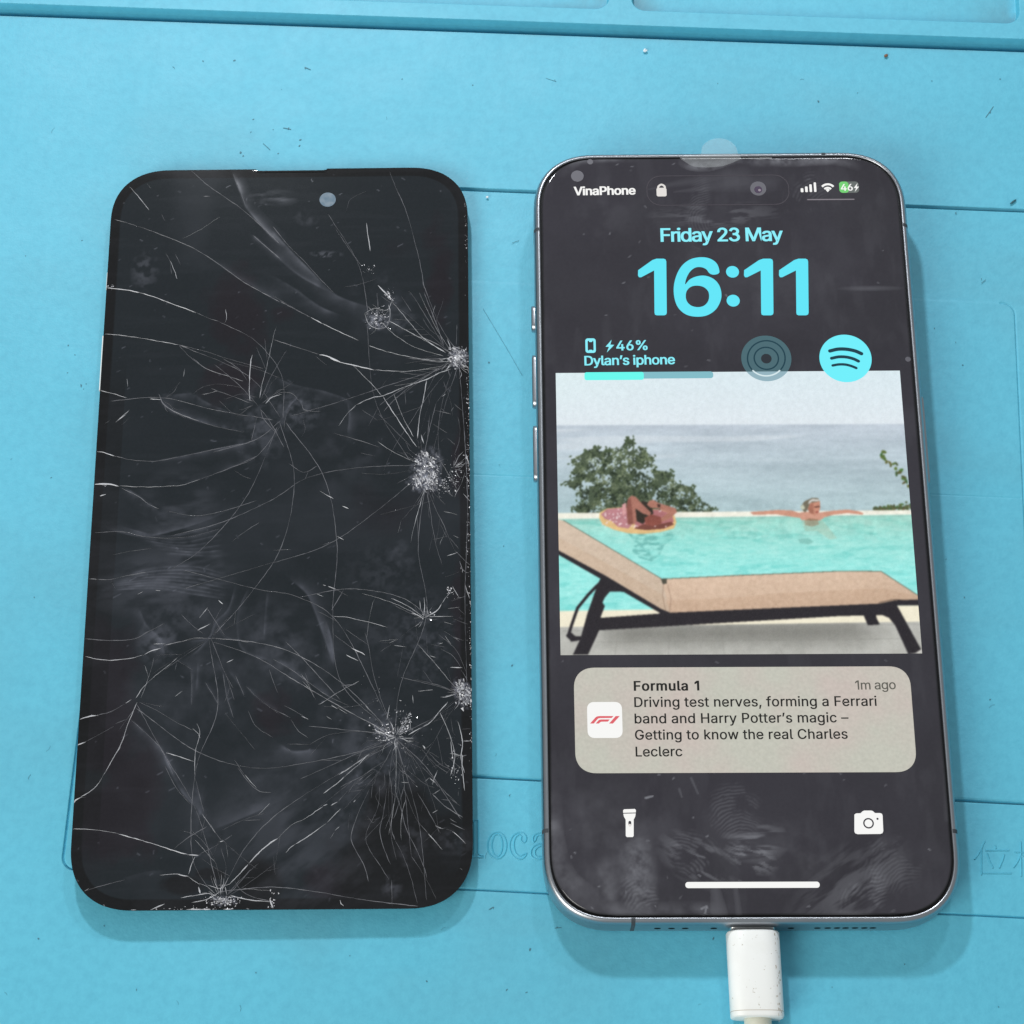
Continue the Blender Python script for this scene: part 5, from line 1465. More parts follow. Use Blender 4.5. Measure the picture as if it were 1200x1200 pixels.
fm.blob(zp('F', [(680, 960)])[0], 7, 5, .22, 1, 91)
fm.blob(zp('F', [(830, 420)])[0], 8, 12, .12, .8, 92)
fm.blob(zp('F', [(560, 430)])[0], 9, 7, .07, 2, 93)
fm.blob(zp('F', [(620, 60)])[0], 9, 8, .07, 1, 94)
fm.blob(zp('H', [(640, 210)])[0], 11, 5.5, .16, 1.5, 95)
fm.blob(zp('H', [(180, 600)])[0], 15, 19, .10, 3, 96, .6, .35, .7, 3)
fm.blob(zp('H', [(60, 250)])[0], 12, 11, .07, 3, 97)
fm.blob(zp('H', [(470, 420)])[0], 8, 8, .10, 1.6, 98, .8)
fm.blob(zp('H', [(820, 620)])[0], 3.5, 7, .12, 1.5, 99, -.3)
fm.blob(zp('H', [(1060, 600)])[0], 4.5, 3, .15, 1.5, 100)
fm.blob(zp('H', [(715, 860)])[0], 2.2, 2.6, .2, .8, 101)
fm.blob(zp('H', [(250, 770)])[0], 12, 6, .06, 3, 102)
fm.blob(zp('D', [(860, 620)])[0], 3.4, 5.4, .7, .7, 110, -.35, .30, .62)
fm.blob(zp('D', [(850, 700)])[0], 4.0, 2.4, .9, .6, 111, 0, .36, .66)
fm.blob(zp('B', [(1045, 1150)])[0], 2.2, 2.6, .9, .6, 112, 0, .28, .6)
fm.blob(zp('B', [(580, 950)])[0], 2.4, 2.0, .6, .5, 113, 0, .36, .66)
fm.blob(zp('F', [(1070, 730)])[0], 2.0, 3.6, 1.1, .5, 114, .4, .40, .66)
fm.blob(zp('F', [(620, 950)])[0], 3.0, 1.8, .7, .5, 115, -.4, .42, .66)
fm.blob(zp('G', [(920, 940)])[0], 3.0, 1.1, 1.0, .4, 116, 0, .40, .66)
for k in range(200):                                   # dust and tiny scuffs
    q = np.array([random.uniform(-37, 37), random.uniform(-78, 78)])
    a = random.choice((.5, .5, 2.6, random.uniform(0, 6.3)))
    L = abs(random.gauss(0, .55))
    fm.stroke([q, q + L * np.array([math.cos(a), math.sin(a)]) + .01], .17, .12, random.uniform(.04, .26), .6)
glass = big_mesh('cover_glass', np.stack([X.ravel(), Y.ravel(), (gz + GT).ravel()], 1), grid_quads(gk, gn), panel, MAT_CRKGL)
attr(glass, 'haze', np.clip(fm.f * .62, 0, 1))
inner = np.clip(1 - sstep(1.9, 2.15, gd), 0, 1)
leftband = (X < -GW / 2 + 5.2) * sstep(-55, -40, -np.abs(Y + 18) * 1.0) * .55
# dark reflection painted into the lower right glass, with patches of damaged display
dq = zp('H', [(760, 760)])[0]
refl_damage = sstep(.30, .62, 1.15 - np.hypot((X - dq[0]) / 17, (Y - dq[1]) / 21) + .5 * (fbm(X, Y, 7, 301) - .5))
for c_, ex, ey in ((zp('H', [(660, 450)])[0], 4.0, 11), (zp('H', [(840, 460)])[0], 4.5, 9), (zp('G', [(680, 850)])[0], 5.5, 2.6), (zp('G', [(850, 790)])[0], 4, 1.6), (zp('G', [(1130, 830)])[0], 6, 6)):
    refl_damage = np.maximum(refl_damage, sstep(.1, .5, 1 - np.hypot((X - c_[0]) / ex, (Y - c_[1]) / ey) + .3 * (fbm(X, Y, 3, 302) - .5)))
attr(glass, 'border_dark', np.clip(np.maximum(np.maximum(inner, leftband), refl_damage * .93), 0, 1))  # printed edge, left band and the painted dark reflection together
pur = .30 + .5 * (fbm(X, Y, 22, 401, 3) - .5)
for k_, c_, rx_, ry_ in (('A', (960, 900), 22, 26), ('C', (950, 120), 18, 14), ('G', (300, 400), 34, 34), ('E', (170, 900), 16, 60), ('B', (950, 700), 9, 32), ('D', (1080, 600), 7, 60), ('F', (1060, 400), 7, 50), ('E', (1130, 900), 14, 16), ('B', (60, 900), 12, 10), ('H', (400, 870), 20, 12)):
    q = zp(k_, [c_])[0]
    pur = np.maximum(pur, sstep(0, .9, 1 - np.hypot((X - q[0]) / rx_, (Y - q[1]) / ry_) + .8 * (fbm(X, Y, 9, 402) - .5)) * .55)
attr(glass, 'tint', np.clip(pur, 0, 1))
# window of the front camera
c0 = G(384, 234)
a = np.linspace(0, 2 * math.pi, 41)[:-1]
flatv = [(c0[0] + 1.72 * math.cos(k), c0[1] + 1.72 * math.sin(k), GT + .03) for k in a]
mesh('camera_window', flatv, [tuple(range(40))], panel, MAT_LENSW)

LONG = [[(328, 353), (345, 362), (364, 372)], [(257, 377), (300, 400), (330, 440), (332, 490)], [(210, 404), (290, 440), (328, 488)], [(250, 530), (300, 515), (330, 492)], [(260, 552), (300, 535), (328, 500)],
        [(200, 628), (260, 612), (320, 585), (360, 560), (420, 548), (490, 545)], [(215, 668), (300, 690), (350, 700), (400, 735), (463, 860)], [(190, 757), (245, 748), (330, 760), (400, 800), (460, 860)], [(328, 495), (345, 560), (330, 640), (290, 700), (250, 745)],
        [(335, 495), (380, 560), (395, 640), (390, 720), (400, 800), (455, 855)], [(500, 560), (490, 640), (500, 720), (470, 800), (463, 855)], [(463, 870), (400, 905), (330, 950), (290, 990), (262, 1040)], [(463, 870), (380, 890), (300, 900), (230, 880), (160, 830)],
        [(160, 825), (190, 880), (230, 950), (255, 1040)], [(538, 425), (520, 480), (505, 540)], [(538, 425), (545, 520), (548, 600), (545, 700), (547, 800)], [(545, 812), (510, 840), (470, 860)], [(500, 550), (440, 600), (380, 640), (300, 665), (215, 690)],
        [(430, 380), (440, 470), (480, 540)], [(384, 250), (420, 310), (432, 370)], [(495, 330), (515, 380), (538, 415)], [(245, 750), (255, 830), (230, 900), (225, 1000), (250, 1050)], [(538, 425), (460, 450), (400, 470), (340, 488)], [(325, 500), (290, 580), (240, 640), (200, 668)],
        [(503, 723), (470, 700), (410, 690), (350, 700)], [(463, 860), (420, 840), (350, 800), (300, 770), (250, 752)], [(255, 1045), (330, 1040), (430, 1055), (490, 1062)], [(130, 470), (190, 466), (250, 480), (320, 492)], [(463, 865), (500, 900), (540, 960)], [(463, 865), (490, 960), (500, 1055)]]
CRACKS = [('P', [(4.8 * x, 4.8 * y) for x, y in p], .15, 0) for p in LONG] + [
    # zoom tile, points, width (mm), kind
    ('A', [(345, 185), (400, 248), (455, 318)], .13, 1), ('A', [(440, 165), (466, 198)], .14, 0),
    ('A', [(260, 370), (380, 405), (520, 455), (680, 520), (800, 590), (900, 660), (1000, 730), (1190, 835)], .17, 0),
    ('A', [(690, 95), (800, 190), (960, 300), (1100, 420), (1190, 510)], .15, 0), ('A', [(925, 110), (970, 220), (1000, 300)], .16, 0),
    ('A', [(215, 755), (270, 760), (360, 772), (400, 782)], .26, 1), ('A', [(400, 782), (480, 805), (600, 850), (720, 895)], .14, 1), ('A', [(720, 895), (790, 925), (850, 945)], .12, 0),
    ('A', [(205, 1015), (300, 1022), (450, 1045), (620, 1075)], .15, 1), ('A', [(620, 1075), (760, 1110), (920, 1160), (1100, 1210)], .13, 0),
    ('A', [(620, 1075), (680, 1140), (760, 1200)], .14, 0), ('A', [(572, 600), (590, 640), (612, 705)], .13, 1), ('A', [(548, 560), (572, 605), (580, 680)], .1, 0), ('A', [(600, 560), (632, 625)], .1, 0),
    ('A', [(1040, 460), (1120, 530), (1190, 590)], .18, 0), ('A', [(1035, 1130), (1022, 1195)], .14, 1), ('A', [(885, 875), (890, 935), (875, 955)], .12, 1), ('A', [(525, 340), (545, 380)], .12, 0), ('A', [(760, 240), (800, 240)], .2, 0),
    ('B', [(655, 100), (690, 190), (740, 300), (780, 430), (830, 630), (850, 760)], .17, 0), ('B', [(850, 780), (880, 860), (920, 960), (960, 1080)], .2, 0),
    ('B', [(525, 390), (535, 470), (548, 550)], .14, 1), ('B', [(350, 420), (430, 540), (500, 635)], .15, 0), ('B', [(410, 330), (430, 265), (470, 235), (530, 210)], .12, 0),
    ('B', [(0, 800), (100, 860), (210, 920)], .14, 0), ('B', [(210, 920), (275, 955)], .2, 1), ('B', [(275, 955), (380, 1005), (480, 1050)], .13, 1), ('B', [(540, 1080), (640, 1115)], .2, 1), ('B', [(640, 1115), (800, 1150), (950, 1168), (1020, 1165)], .14, 1),
    ('B', [(0, 1045), (120, 1085), (260, 1130)], .13, 0), ('B', [(260, 1130), (310, 1142), (375, 1170)], .3, 1),
    ('B', [(590, 740), (620, 770), (672, 822)], .3, 1), ('B', [(660, 820), (750, 930), (850, 1040), (970, 1120)], .12, 1), ('B', [(610, 950), (700, 1030), (800, 1090), (960, 1140)], .14, 1), ('B', [(650, 940), (760, 1000), (960, 1110)], .15, 1),
    ('B', [(585, 780), (590, 860), (588, 920)], .14, 0), ('B', [(1035, 960), (1030, 1080)], .1, 0), ('B', [(515, 900), (540, 960), (590, 985), (640, 970), (660, 900), (650, 850)], .16, 1), ('B', [(515, 900), (570, 870), (640, 880), (670, 830)], .14, 1),
    ('B', [(0, 410), (80, 510), (170, 600), (260, 700), (340, 780)], .2, 0), ('B', [(760, 770), (800, 820), (960, 1080)], .1, 0), ('B', [(240, 1140), (300, 1190)], .1, 0), ('B', [(720, 800), (780, 890)], .1, 0), ('B', [(980, 1040), (1000, 1100)], .12, 1), ('B', [(400, 750), (470, 740), (580, 705)], .12, 0),
    ('C', [(1030, 0), (1022, 80), (1018, 170), (1022, 240)], .16, 1), ('C', [(180, 180), (250, 198), (330, 222)], .15, 1), ('C', [(460, 228), (525, 232)], .16, 1),
    ('C', [(510, 200), (540, 260), (620, 310), (740, 355)], .2, 0), ('C', [(740, 355), (860, 390), (990, 415)], .16, 0), ('C', [(700, 0), (780, 60), (900, 100), (985, 130)], .17, 0),
    ('C', [(700, 200), (760, 160), (850, 145), (980, 165)], .13, 0), ('C', [(850, 240), (930, 310), (1010, 325)], .1, 0), ('C', [(870, 0), (960, 60), (1010, 130)], .14, 0), ('C', [(900, 20), (1060, 60), (1190, 110)], .13, 0), ('C', [(880, 230), (980, 200), (1060, 220)], .12, 0),
    ('C', [(160, 525), (200, 530), (260, 548)], .2, 1), ('C', [(260, 548), (350, 570), (480, 578), (620, 555)], .16, 0), ('C', [(620, 555), (740, 530), (880, 500), (1020, 475)], .14, 0),
    ('C', [(145, 708), (220, 706), (285, 718)], .3, 1), ('C', [(285, 718), (400, 722), (500, 722), (640, 712), (740, 680)], .14, 1), ('C', [(740, 680), (850, 640), (950, 600), (1060, 550)], .14, 0),
    ('C', [(300, 730), (400, 780), (450, 820), (510, 845)], .16, 0), ('C', [(560, 860), (700, 885), (800, 875), (920, 845), (1060, 800)], .15, 0), ('C', [(178, 774), (212, 764)], .34, 1),
    ('C', [(150, 980), (300, 975), (420, 1000), (560, 1010), (700, 1000), (850, 960)], .14, 0), ('C', [(250, 1105), (350, 1085), (470, 1070)], .12, 0), ('C', [(265, 360), (345, 290)], .13, 1), ('C', [(280, 350), (330, 310)], .1, 1), ('C', [(200, 370), (240, 345)], .1, 0), ('C', [(300, 375), (350, 330)], .1, 0),
    ('C', [(1110, 255), (1150, 218), (1200, 203)], .2, 1), ('C', [(935, 630), (980, 660), (1030, 680)], .13, 0), ('C', [(920, 1030), (1000, 970), (1080, 920)], .13, 0), ('C', [(1080, 280), (1100, 340), (1180, 430)], .12, 0), ('C', [(330, 115), (336, 160)], .1, 1), ('C', [(655, 55), (648, 105)], .1, 1),
    ('D', [(0, 215), (50, 192), (110, 200), (150, 245)], .16, 0), ('D', [(370, 380), (410, 320), (470, 260)], .17, 1), ('D', [(470, 260), (560, 220), (620, 210), (740, 160)], .2, 1), ('D', [(740, 160), (800, 140), (870, 115), (940, 80), (1000, 60)], .17, 1),
    ('D', [(320, 0), (380, 22), (460, 40), (570, 65)], .22, 1), ('D', [(570, 65), (760, 72), (960, 42)], .14, 1), ('D', [(700, 75), (830, 95), (900, 95)], .15, 0), ('D', [(780, 0), (960, 25)], .14, 0),
    ('D', [(440, 30), (500, 90), (570, 160), (610, 210)], .15, 1), ('D', [(610, 160), (650, 110), (690, 70)], .1, 0), ('D', [(615, 210), (680, 310), (760, 430), (810, 500)], .17, 1), ('D', [(680, 200), (730, 330), (790, 440)], .12, 1), ('D', [(865, 120), (845, 230), (825, 320), (812, 450)], .16, 1),
    ('D', [(740, 180), (748, 260)], .1, 0), ('D', [(590, 310), (680, 400), (780, 500)], .14, 0), ('D', [(500, 290), (590, 350)], .1, 0), ('D', [(880, 320), (868, 460)], .12, 0), ('D', [(832, 430), (848, 480)], .15, 1), ('D', [(870, 180), (880, 260)], .1, 0), ('D', [(960, 130), (1000, 250), (1010, 330)], .1, 0), ('D', [(900, 370), (980, 420)], .1, 0), ('D', [(1040, 330), (1052, 400), (1045, 470), (1018, 545)], .12, 0),
    ('D', [(340, 420), (480, 460), (600, 500)], .13, 0), ('D', [(160, 250), (180, 290), (270, 300)], .16, 0), ('D', [(60, 400), (75, 320), (110, 260)], .16, 0), ('D', [(170, 340), (180, 400), (160, 440)], .14, 0), ('D', [(90, 590), (170, 640), (250, 605)], .14, 0), ('D', [(200, 630), (180, 680)], .12, 0), ('D', [(260, 745), (340, 790)], .14, 1), ('D', [(0, 1080), (100, 1075)], .13, 0), ('D', [(360, 1000), (400, 1022)], .16, 1), ('D', [(390, 830), (425, 845)], .18, 1), ('D', [(490, 530), (570, 550)], .1, 0), ('D', [(270, 1050), (340, 1030)], .1, 0), ('D', [(600, 880), (900, 800)], .06, 0),
    ('D', [(1020, 780), (1060, 700), (1080, 640)], .1, 1), ('D', [(1070, 760), (1105, 800)], .14, 1), ('D', [(960, 860), (1040, 880)], .1, 1), ('D', [(1085, 540), (1105, 600)], .14, 1), ('D', [(1020, 550), (1060, 650)], .12, 0), ('D', [(1000, 780), (1030, 720)], .1, 0), ('D', [(940, 930), (980, 1010)], .1, 0), ('D', [(870, 820), (880, 900)], .1, 0),
    ('E', [(120, 88), (160, 90)], .16, 1), ('E', [(160, 90), (230, 92), (330, 70), (440, 50)], .15, 0), ('E', [(95, 425), (250, 435), (370, 425), (450, 385), (540, 340)], .15, 0), ('E', [(95, 525), (200, 545), (320, 540), (430, 515)], .13, 1), ('E', [(430, 515), (470, 492), (525, 478)], .2, 1), ('E', [(480, 455), (545, 452)], .17, 1), ('E', [(540, 460), (640, 440), (720, 420), (800, 425)], .1, 1),
    ('E', [(615, 530), (580, 562)], .18, 1), ('E', [(580, 562), (520, 610), (480, 640), (420, 700), (380, 760)], .12, 1), ('E', [(60, 880), (100, 866), (160, 855)], .28, 1), ('E', [(160, 855), (240, 835), (320, 790)], .12, 0), ('E', [(320, 790), (356, 766)], .2, 1), ('E', [(45, 1025), (100, 1003)], .26, 1), ('E', [(100, 1003), (190, 955), (260, 915)], .13, 0),
    ('E', [(390, 780), (345, 880), (300, 1010), (250, 1100), (200, 1190)], .12, 1), ('E', [(350, 880), (430, 950), (520, 1040), (560, 1120), (590, 1190)], .14, 0), ('E', [(400, 780), (500, 830), (600, 890), (700, 940)], .15, 0), ('E', [(550, 1065), (630, 1090), (705, 1115)], .17, 1), ('E', [(725, 900), (740, 960), (715, 1060), (712, 1190)], .16, 1), ('E', [(700, 930), (740, 965)], .12, 1), ('E', [(600, 750), (645, 715)], .1, 1), ('E', [(725, 380), (800, 340)], .17, 1), ('E', [(735, 310), (785, 248)], .14, 1),
    ('E', [(780, 250), (830, 330), (885, 415)], .14, 0), ('E', [(870, 240), (820, 330), (800, 420)], .15, 0), ('E', [(690, 600), (695, 700), (695, 800)], .13, 0), ('E', [(770, 670), (850, 800)], .13, 0), ('E', [(870, 620), (890, 740), (930, 870)], .14, 0), ('E', [(940, 630), (970, 700), (990, 750)], .14, 0), ('E', [(1000, 690), (1080, 770), (1190, 850)], .1, 0), ('E', [(1010, 830), (1060, 920), (1150, 980)], .12, 0), ('E', [(1130, 600), (1180, 735)], .16, 0), ('E', [(845, 208), (870, 230)], .22, 1), ('E', [(390, 175), (420, 160)], .12, 1), ('E', [(490, 152), (520, 155)], .12, 1), ('E', [(235, 95), (270, 150)], .1, 0), ('E', [(890, 560), (930, 540)], .13, 1), ('E', [(930, 1100), (990, 1190)], .12, 0), ('E', [(880, 840), (1050, 1050)], .08, 0), ('E', [(610, 545), (700, 600)], .1, 0),
    ('F', [(245, 172), (282, 188)], .2, 1), ('F', [(282, 122), (296, 126)], .26, 1), ('F', [(310, 130), (352, 146)], .2, 1), ('F', [(250, 270), (300, 295), (370, 335)], .14, 0), ('F', [(440, 475), (518, 516)], .2, 1), ('F', [(412, 515), (480, 550)], .24, 1), ('F', [(352, 146), (420, 185)], .1, 0), ('F', [(340, 400), (440, 475)], .1, 0),
    ('F', [(0, 540), (90, 590), (200, 670), (300, 740), (400, 790), (430, 800)], .17, 0), ('F', [(70, 440), (180, 550), (270, 650), (380, 770)], .13, 0), ('F', [(60, 800), (130, 835), (200, 880)], .16, 0), ('F', [(160, 860), (200, 880)], .17, 1), ('F', [(330, 800), (362, 818)], .22, 1), ('F', [(100, 880), (140, 940), (200, 985)], .15, 0), ('F', [(0, 820), (100, 870)], .14, 0), ('F', [(300, 860), (330, 880)], .17, 0), ('F', [(380, 690), (460, 682)], .14, 0),
    ('F', [(845, 310), (852, 250), (850, 190)], .15, 1), ('F', [(845, 312), (810, 290), (780, 280)], .16, 1), ('F', [(845, 310), (880, 292), (930, 258), (952, 222)], .22, 1), ('F', [(952, 222), (975, 190), (1000, 160)], .17, 1), ('F', [(870, 300), (1010, 300)], .1, 1), ('F', [(865, 240), (870, 290)], .1, 1), ('F', [(825, 210), (830, 260)], .1, 1), ('F', [(960, 330), (1010, 345)], .1, 1), ('F', [(1080, 120), (1105, 200)], .16, 1), ('F', [(1010, 130), (1045, 190)], .15, 1), ('F', [(1030, 245), (1080, 290)], .1, 0), ('F', [(985, 255), (1050, 248)], .1, 1),
    ('F', [(650, 450), (690, 432)], .17, 1), ('F', [(680, 462), (750, 472)], .12, 1), ('F', [(590, 440), (660, 450)], .08, 0), ('F', [(740, 420), (700, 640)], .07, 0), ('F', [(960, 380), (1050, 440)], .12, 0), ('F', [(940, 480), (1010, 520), (1060, 590)], .12, 0), ('F', [(930, 400), (1030, 490), (1090, 620)], .08, 0), ('F', [(930, 455), (955, 448)], .16, 1), ('F', [(880, 520), (915, 530)], .12, 1), ('F', [(815, 720), (900, 712)], .1, 1), ('F', [(880, 550), (915, 548)], .1, 0),
    ('F', [(570, 935), (600, 950), (680, 980)], .22, 1), ('F', [(690, 970), (740, 890), (775, 835)], .14, 1), ('F', [(700, 965), (765, 880), (770, 940)], .1, 1), ('F', [(785, 740), (788, 790)], .16, 1), ('F', [(690, 980), (620, 1000)], .15, 1), ('F', [(690, 980), (720, 1040)], .13, 0), ('F', [(690, 985), (790, 985)], .14, 1), ('F', [(690, 990), (650, 1030)], .12, 0), ('F', [(640, 880), (655, 800)], .16, 1), ('F', [(760, 965), (840, 922)], .17, 1), ('F', [(840, 922), (890, 890), (940, 830), (985, 778)], .17, 1), ('F', [(970, 748), (1010, 738)], .13, 1), ('F', [(700, 900), (770, 840)], .1, 0),
    ('F', [(940, 840), (980, 930), (1010, 1020), (1022, 1100), (1000, 1190)], .19, 1), ('F', [(1040, 890), (1065, 1000), (1058, 1100), (1078, 1180)], .15, 1), ('F', [(1020, 1085), (1065, 1078)], .12, 1), ('F', [(1065, 1000), (1110, 1000)], .18, 1), ('F', [(1000, 1000), (1012, 1100), (1020, 1190)], .12, 1), ('F', [(520, 800), (555, 840)], .12, 1), ('F', [(510, 880), (600, 930)], .12, 0), ('F', [(550, 900), (640, 960)], .14, 1), ('F', [(710, 770), (722, 775)], .3, 1), ('F', [(845, 1030), (856, 1045)], .24, 1), ('F', [(870, 1060), (940, 1130), (1000, 1160)], .15, 0), ('F', [(860, 1080), (920, 1160)], .1, 0), ('F', [(750, 1180), (770, 1100)], .08, 0), ('F', [(80, 1040), (100, 1058)], .16, 0),
    ('F', [(370, 1190), (450, 1140), (540, 1075)], .16, 1), ('F', [(410, 1185), (500, 1120), (580, 1060)], .13, 0), ('F', [(600, 1150), (650, 1090)], .08, 0),
    ('G', [(75, 535), (200, 540), (330, 562)], .12, 1), ('G', [(330, 562), (480, 605), (640, 655), (720, 678)], .17, 1), ('G', [(720, 680), (780, 684)], .2, 1), ('G', [(640, 650), (700, 600), (760, 560), (830, 520)], .14, 0), ('G', [(840, 500), (880, 560), (915, 605)], .14, 0), ('G', [(900, 608), (922, 602)], .28, 1), ('G', [(922, 602), (970, 570)], .16, 0), ('G', [(760, 690), (740, 740), (725, 790)], .15, 1), ('G', [(780, 680), (850, 645), (910, 608)], .11, 0),
    ('G', [(140, 885), (250, 850), (370, 820)], .14, 0), ('G', [(140, 885), (165, 868)], .2, 1), ('G', [(560, 795), (640, 788), (680, 790)], .16, 1), ('G', [(665, 790), (725, 802)], .36, 1), ('G', [(120, 355), (200, 300), (260, 210), (300, 140), (345, 70)], .14, 1), ('G', [(75, 390), (90, 372), (125, 355)], .3, 1), ('G', [(100, 362), (150, 355)], .14, 0),
    ('G', [(590, 180), (660, 310), (740, 400)], .15, 0), ('G', [(780, 160), (758, 220), (770, 280), (810, 440)], .13, 0), ('G', [(960, 838), (1010, 790), (1060, 735)], .24, 1), ('G', [(1060, 735), (1110, 680), (1190, 605)], .19, 1), ('G', [(985, 830), (1020, 880), (1090, 918), (1180, 940)], .18, 0), ('G', [(890, 850), (940, 850), (975, 830)], .16, 1), ('G', [(905, 640), (935, 740), (930, 800)], .12, 0), ('G', [(960, 910), (1080, 935), (1190, 945)], .17, 1),
    ('G', [(680, 922), (760, 908), (850, 896)], .16, 1), ('G', [(740, 950), (830, 930), (900, 890)], .14, 1), ('G', [(510, 990), (545, 975), (592, 955)], .19, 1), ('G', [(780, 860), (790, 900)], .32, 1), ('G', [(830, 850), (900, 870), (935, 850)], .13, 1), ('G', [(930, 860), (940, 910)], .17, 1), ('G', [(850, 900), (880, 930), (970, 940)], .17, 1), ('G', [(710, 995), (850, 992)], .26, 1), ('G', [(400, 1000), (430, 998)], .24, 1), ('G', [(920, 990), (980, 985)], .2, 1), ('G', [(1180, 925), (1200, 980)], .3, 1), ('G', [(1050, 980), (1065, 990)], .22, 1),
    ('G', [(1000, 190), (1070, 280), (1130, 325), (1190, 330)], .14, 0), ('G', [(1040, 230), (1110, 310)], .1, 1), ('G', [(245, 960), (255, 970)], .24, 0), ('G', [(780, 0), (790, 25)], .14, 1), ('G', [(800, 700), (880, 760), (960, 800)], .1, 0), ('G', [(720, 800), (760, 830), (790, 850)], .1, 1),
    ('H', [(330, 335), (400, 285), (450, 242)], .18, 1), ('H', [(450, 242), (520, 180), (580, 120)], .14, 1), ('H', [(410, 235), (500, 175), (560, 130)], .12, 0), ('H', [(0, 640), (40, 610), (75, 588)], .24, 1), ('H', [(75, 588), (150, 515), (240, 470), (330, 405)], .13, 1), ('H', [(330, 405), (355, 395)], .2, 1), ('H', [(375, 402), (412, 382)], .24, 1), ('H', [(412, 382), (480, 310), (560, 240)], .13, 0), ('H', [(300, 420), (400, 340), (500, 260)], .11, 0),
    ('H', [(120, 668), (145, 640), (172, 622)], .2, 1), ('H', [(172, 622), (270, 560), (350, 500)], .15, 1), ('H', [(350, 500), (410, 440), (430, 420)], .12, 1), ('H', [(395, 545), (420, 522)], .24, 1), ('H', [(370, 590), (395, 550)], .14, 0), ('H', [(60, 740), (90, 560)], .1, 0), ('H', [(500, 385), (512, 372)], .2, 1), ('H', [(440, 430), (560, 300)], .1, 0), ('H', [(60, 800), (50, 690)], .08, 0), ('H', [(480, 440), (470, 540)], .1, 0),
    ('H', [(590, 310), (530, 440), (490, 560), (500, 630), (560, 740), (585, 830)], .14, 0), ('H', [(650, 290), (635, 420), (572, 560), (590, 650), (650, 740), (700, 820)], .14, 0), ('H', [(690, 300), (670, 440), (650, 560), (690, 690), (710, 735)], .14, 0), ('H', [(700, 200), (718, 350), (715, 530), (735, 600)], .14, 0), ('H', [(735, 600), (770, 665), (815, 780), (860, 955)], .16, 0), ('H', [(735, 320), (770, 430), (800, 540), (860, 660), (900, 760), (915, 815)], .12, 0),
    ('H', [(780, 300), (850, 470), (920, 560)], .13, 0), ('H', [(920, 560), (960, 605), (1002, 655)], .17, 1), ('H', [(860, 330), (930, 450), (990, 560)], .12, 0), ('H', [(940, 335), (1020, 410), (1115, 470)], .14, 0), ('H', [(1020, 535), (1060, 548)], .12, 0), ('H', [(1055, 545), (1095, 580), (1132, 618)], .16, 1), ('H', [(930, 250), (960, 275)], .15, 1), ('H', [(960, 275), (1010, 320), (1090, 400)], .13, 0), ('H', [(1040, 360), (1100, 405)], .12, 0), ('H', [(880, 80), (950, 160), (1030, 220)], .13, 0), ('H', [(945, 445), (976, 428)], .2, 1), ('H', [(890, 65), (905, 80)], .26, 1), ('H', [(715, 820), (718, 970)], .1, 0), ('H', [(770, 272), (810, 274)], .2, 1), ('H', [(900, 270), (930, 245)], .14, 1), ('H', [(1100, 755), (1115, 768)], .24, 0), ('H', [(425, 935), (430, 955), (445, 968)], .34, 1), ('H', [(850, 290), (860, 300)], .17, 1), ('H', [(1090, 320), (1090, 350)], .15, 0), ('H', [(580, 460), (610, 500), (640, 470)], .08, 0), ('H', [(820, 170), (850, 230)], .1, 0), ('H', [(880, 180), (980, 280)], .1, 0),
    ('H', [(1085, 130), (1110, 120), (1112, 180), (1125, 320)], .14, 1), ('H', [(640, 480), (560, 480)], .06, 0),
]


def crack_line(k, pts, w, kind, seed):
    r = np.random.default_rng(seed)
    L = smooth_line(zp(k, pts), .35)
    n = len(L)
    if n < 3:
        L = np.array([L[0], (L[0] + L[-1]) / 2, L[-1]])
        n = 3
    jit = r.normal(0, .028 if kind else .022, L.shape)
    jit[1:-1] = (jit[:-2] + jit[1:-1] + jit[2:]) / 1.8
    ln = np.linalg.norm(L[-1] - L[0])
    L = L + jit * min(1, ln / 3)
    t_ = np.linspace(0, 1, n)
    ww = np.interp(t_, np.linspace(0, 1, max(4, n // 2)), r.random(max(4, n // 2)) * .75 + .55)
    ww = ww * (.45 + .95 * np.interp(t_, np.linspace(0, 1, max(3, n // 14)), r.random(max(3, n // 14))))
    ww = w * ww * np.clip(np.minimum(t_, 1 - t_) * n / 2.5 + .25, .25, 1)
    # stay on the glass
    L[:, 0] = np.clip(L[:, 0], -GW / 2 + .12, GW / 2 - .12)
    L[:, 1] = np.clip(L[:, 1], -GH / 2 + .12, GH / 2 - .12)
    return ridge_line(L, ww, .035 + .16 * ww, False, 0)


def glass_z(x, y):
    d = min(GW / 2 - abs(x), GH / 2 - abs(y))
    return GT


ordered = sorted(CRACKS, key=lambda c: -sum(math.dist(a, b) for a, b in zip(c[1][:-1], c[1][1:])) * (.5 + c[2] * 3))
extra_v = {0: [], 1: []}
extra_f = {0: [], 1: []}
for i, (k, pts, w, kind) in enumerate(ordered):
    v, f = crack_line(k, pts, w * (.80 if kind else .66), kind, i)
    v = [(x, y, z + glass_z(x, y) + .012) for x, y, z in v]
    if i < 245:
        mesh('crack', v, f, glass, MAT_CRACK if kind else MAT_FAINT)
    else:
        b0 = len(extra_v[kind])
        extra_v[kind] += v
        extra_f[kind] += [tuple(b0 + q for q in ff) for ff in f]
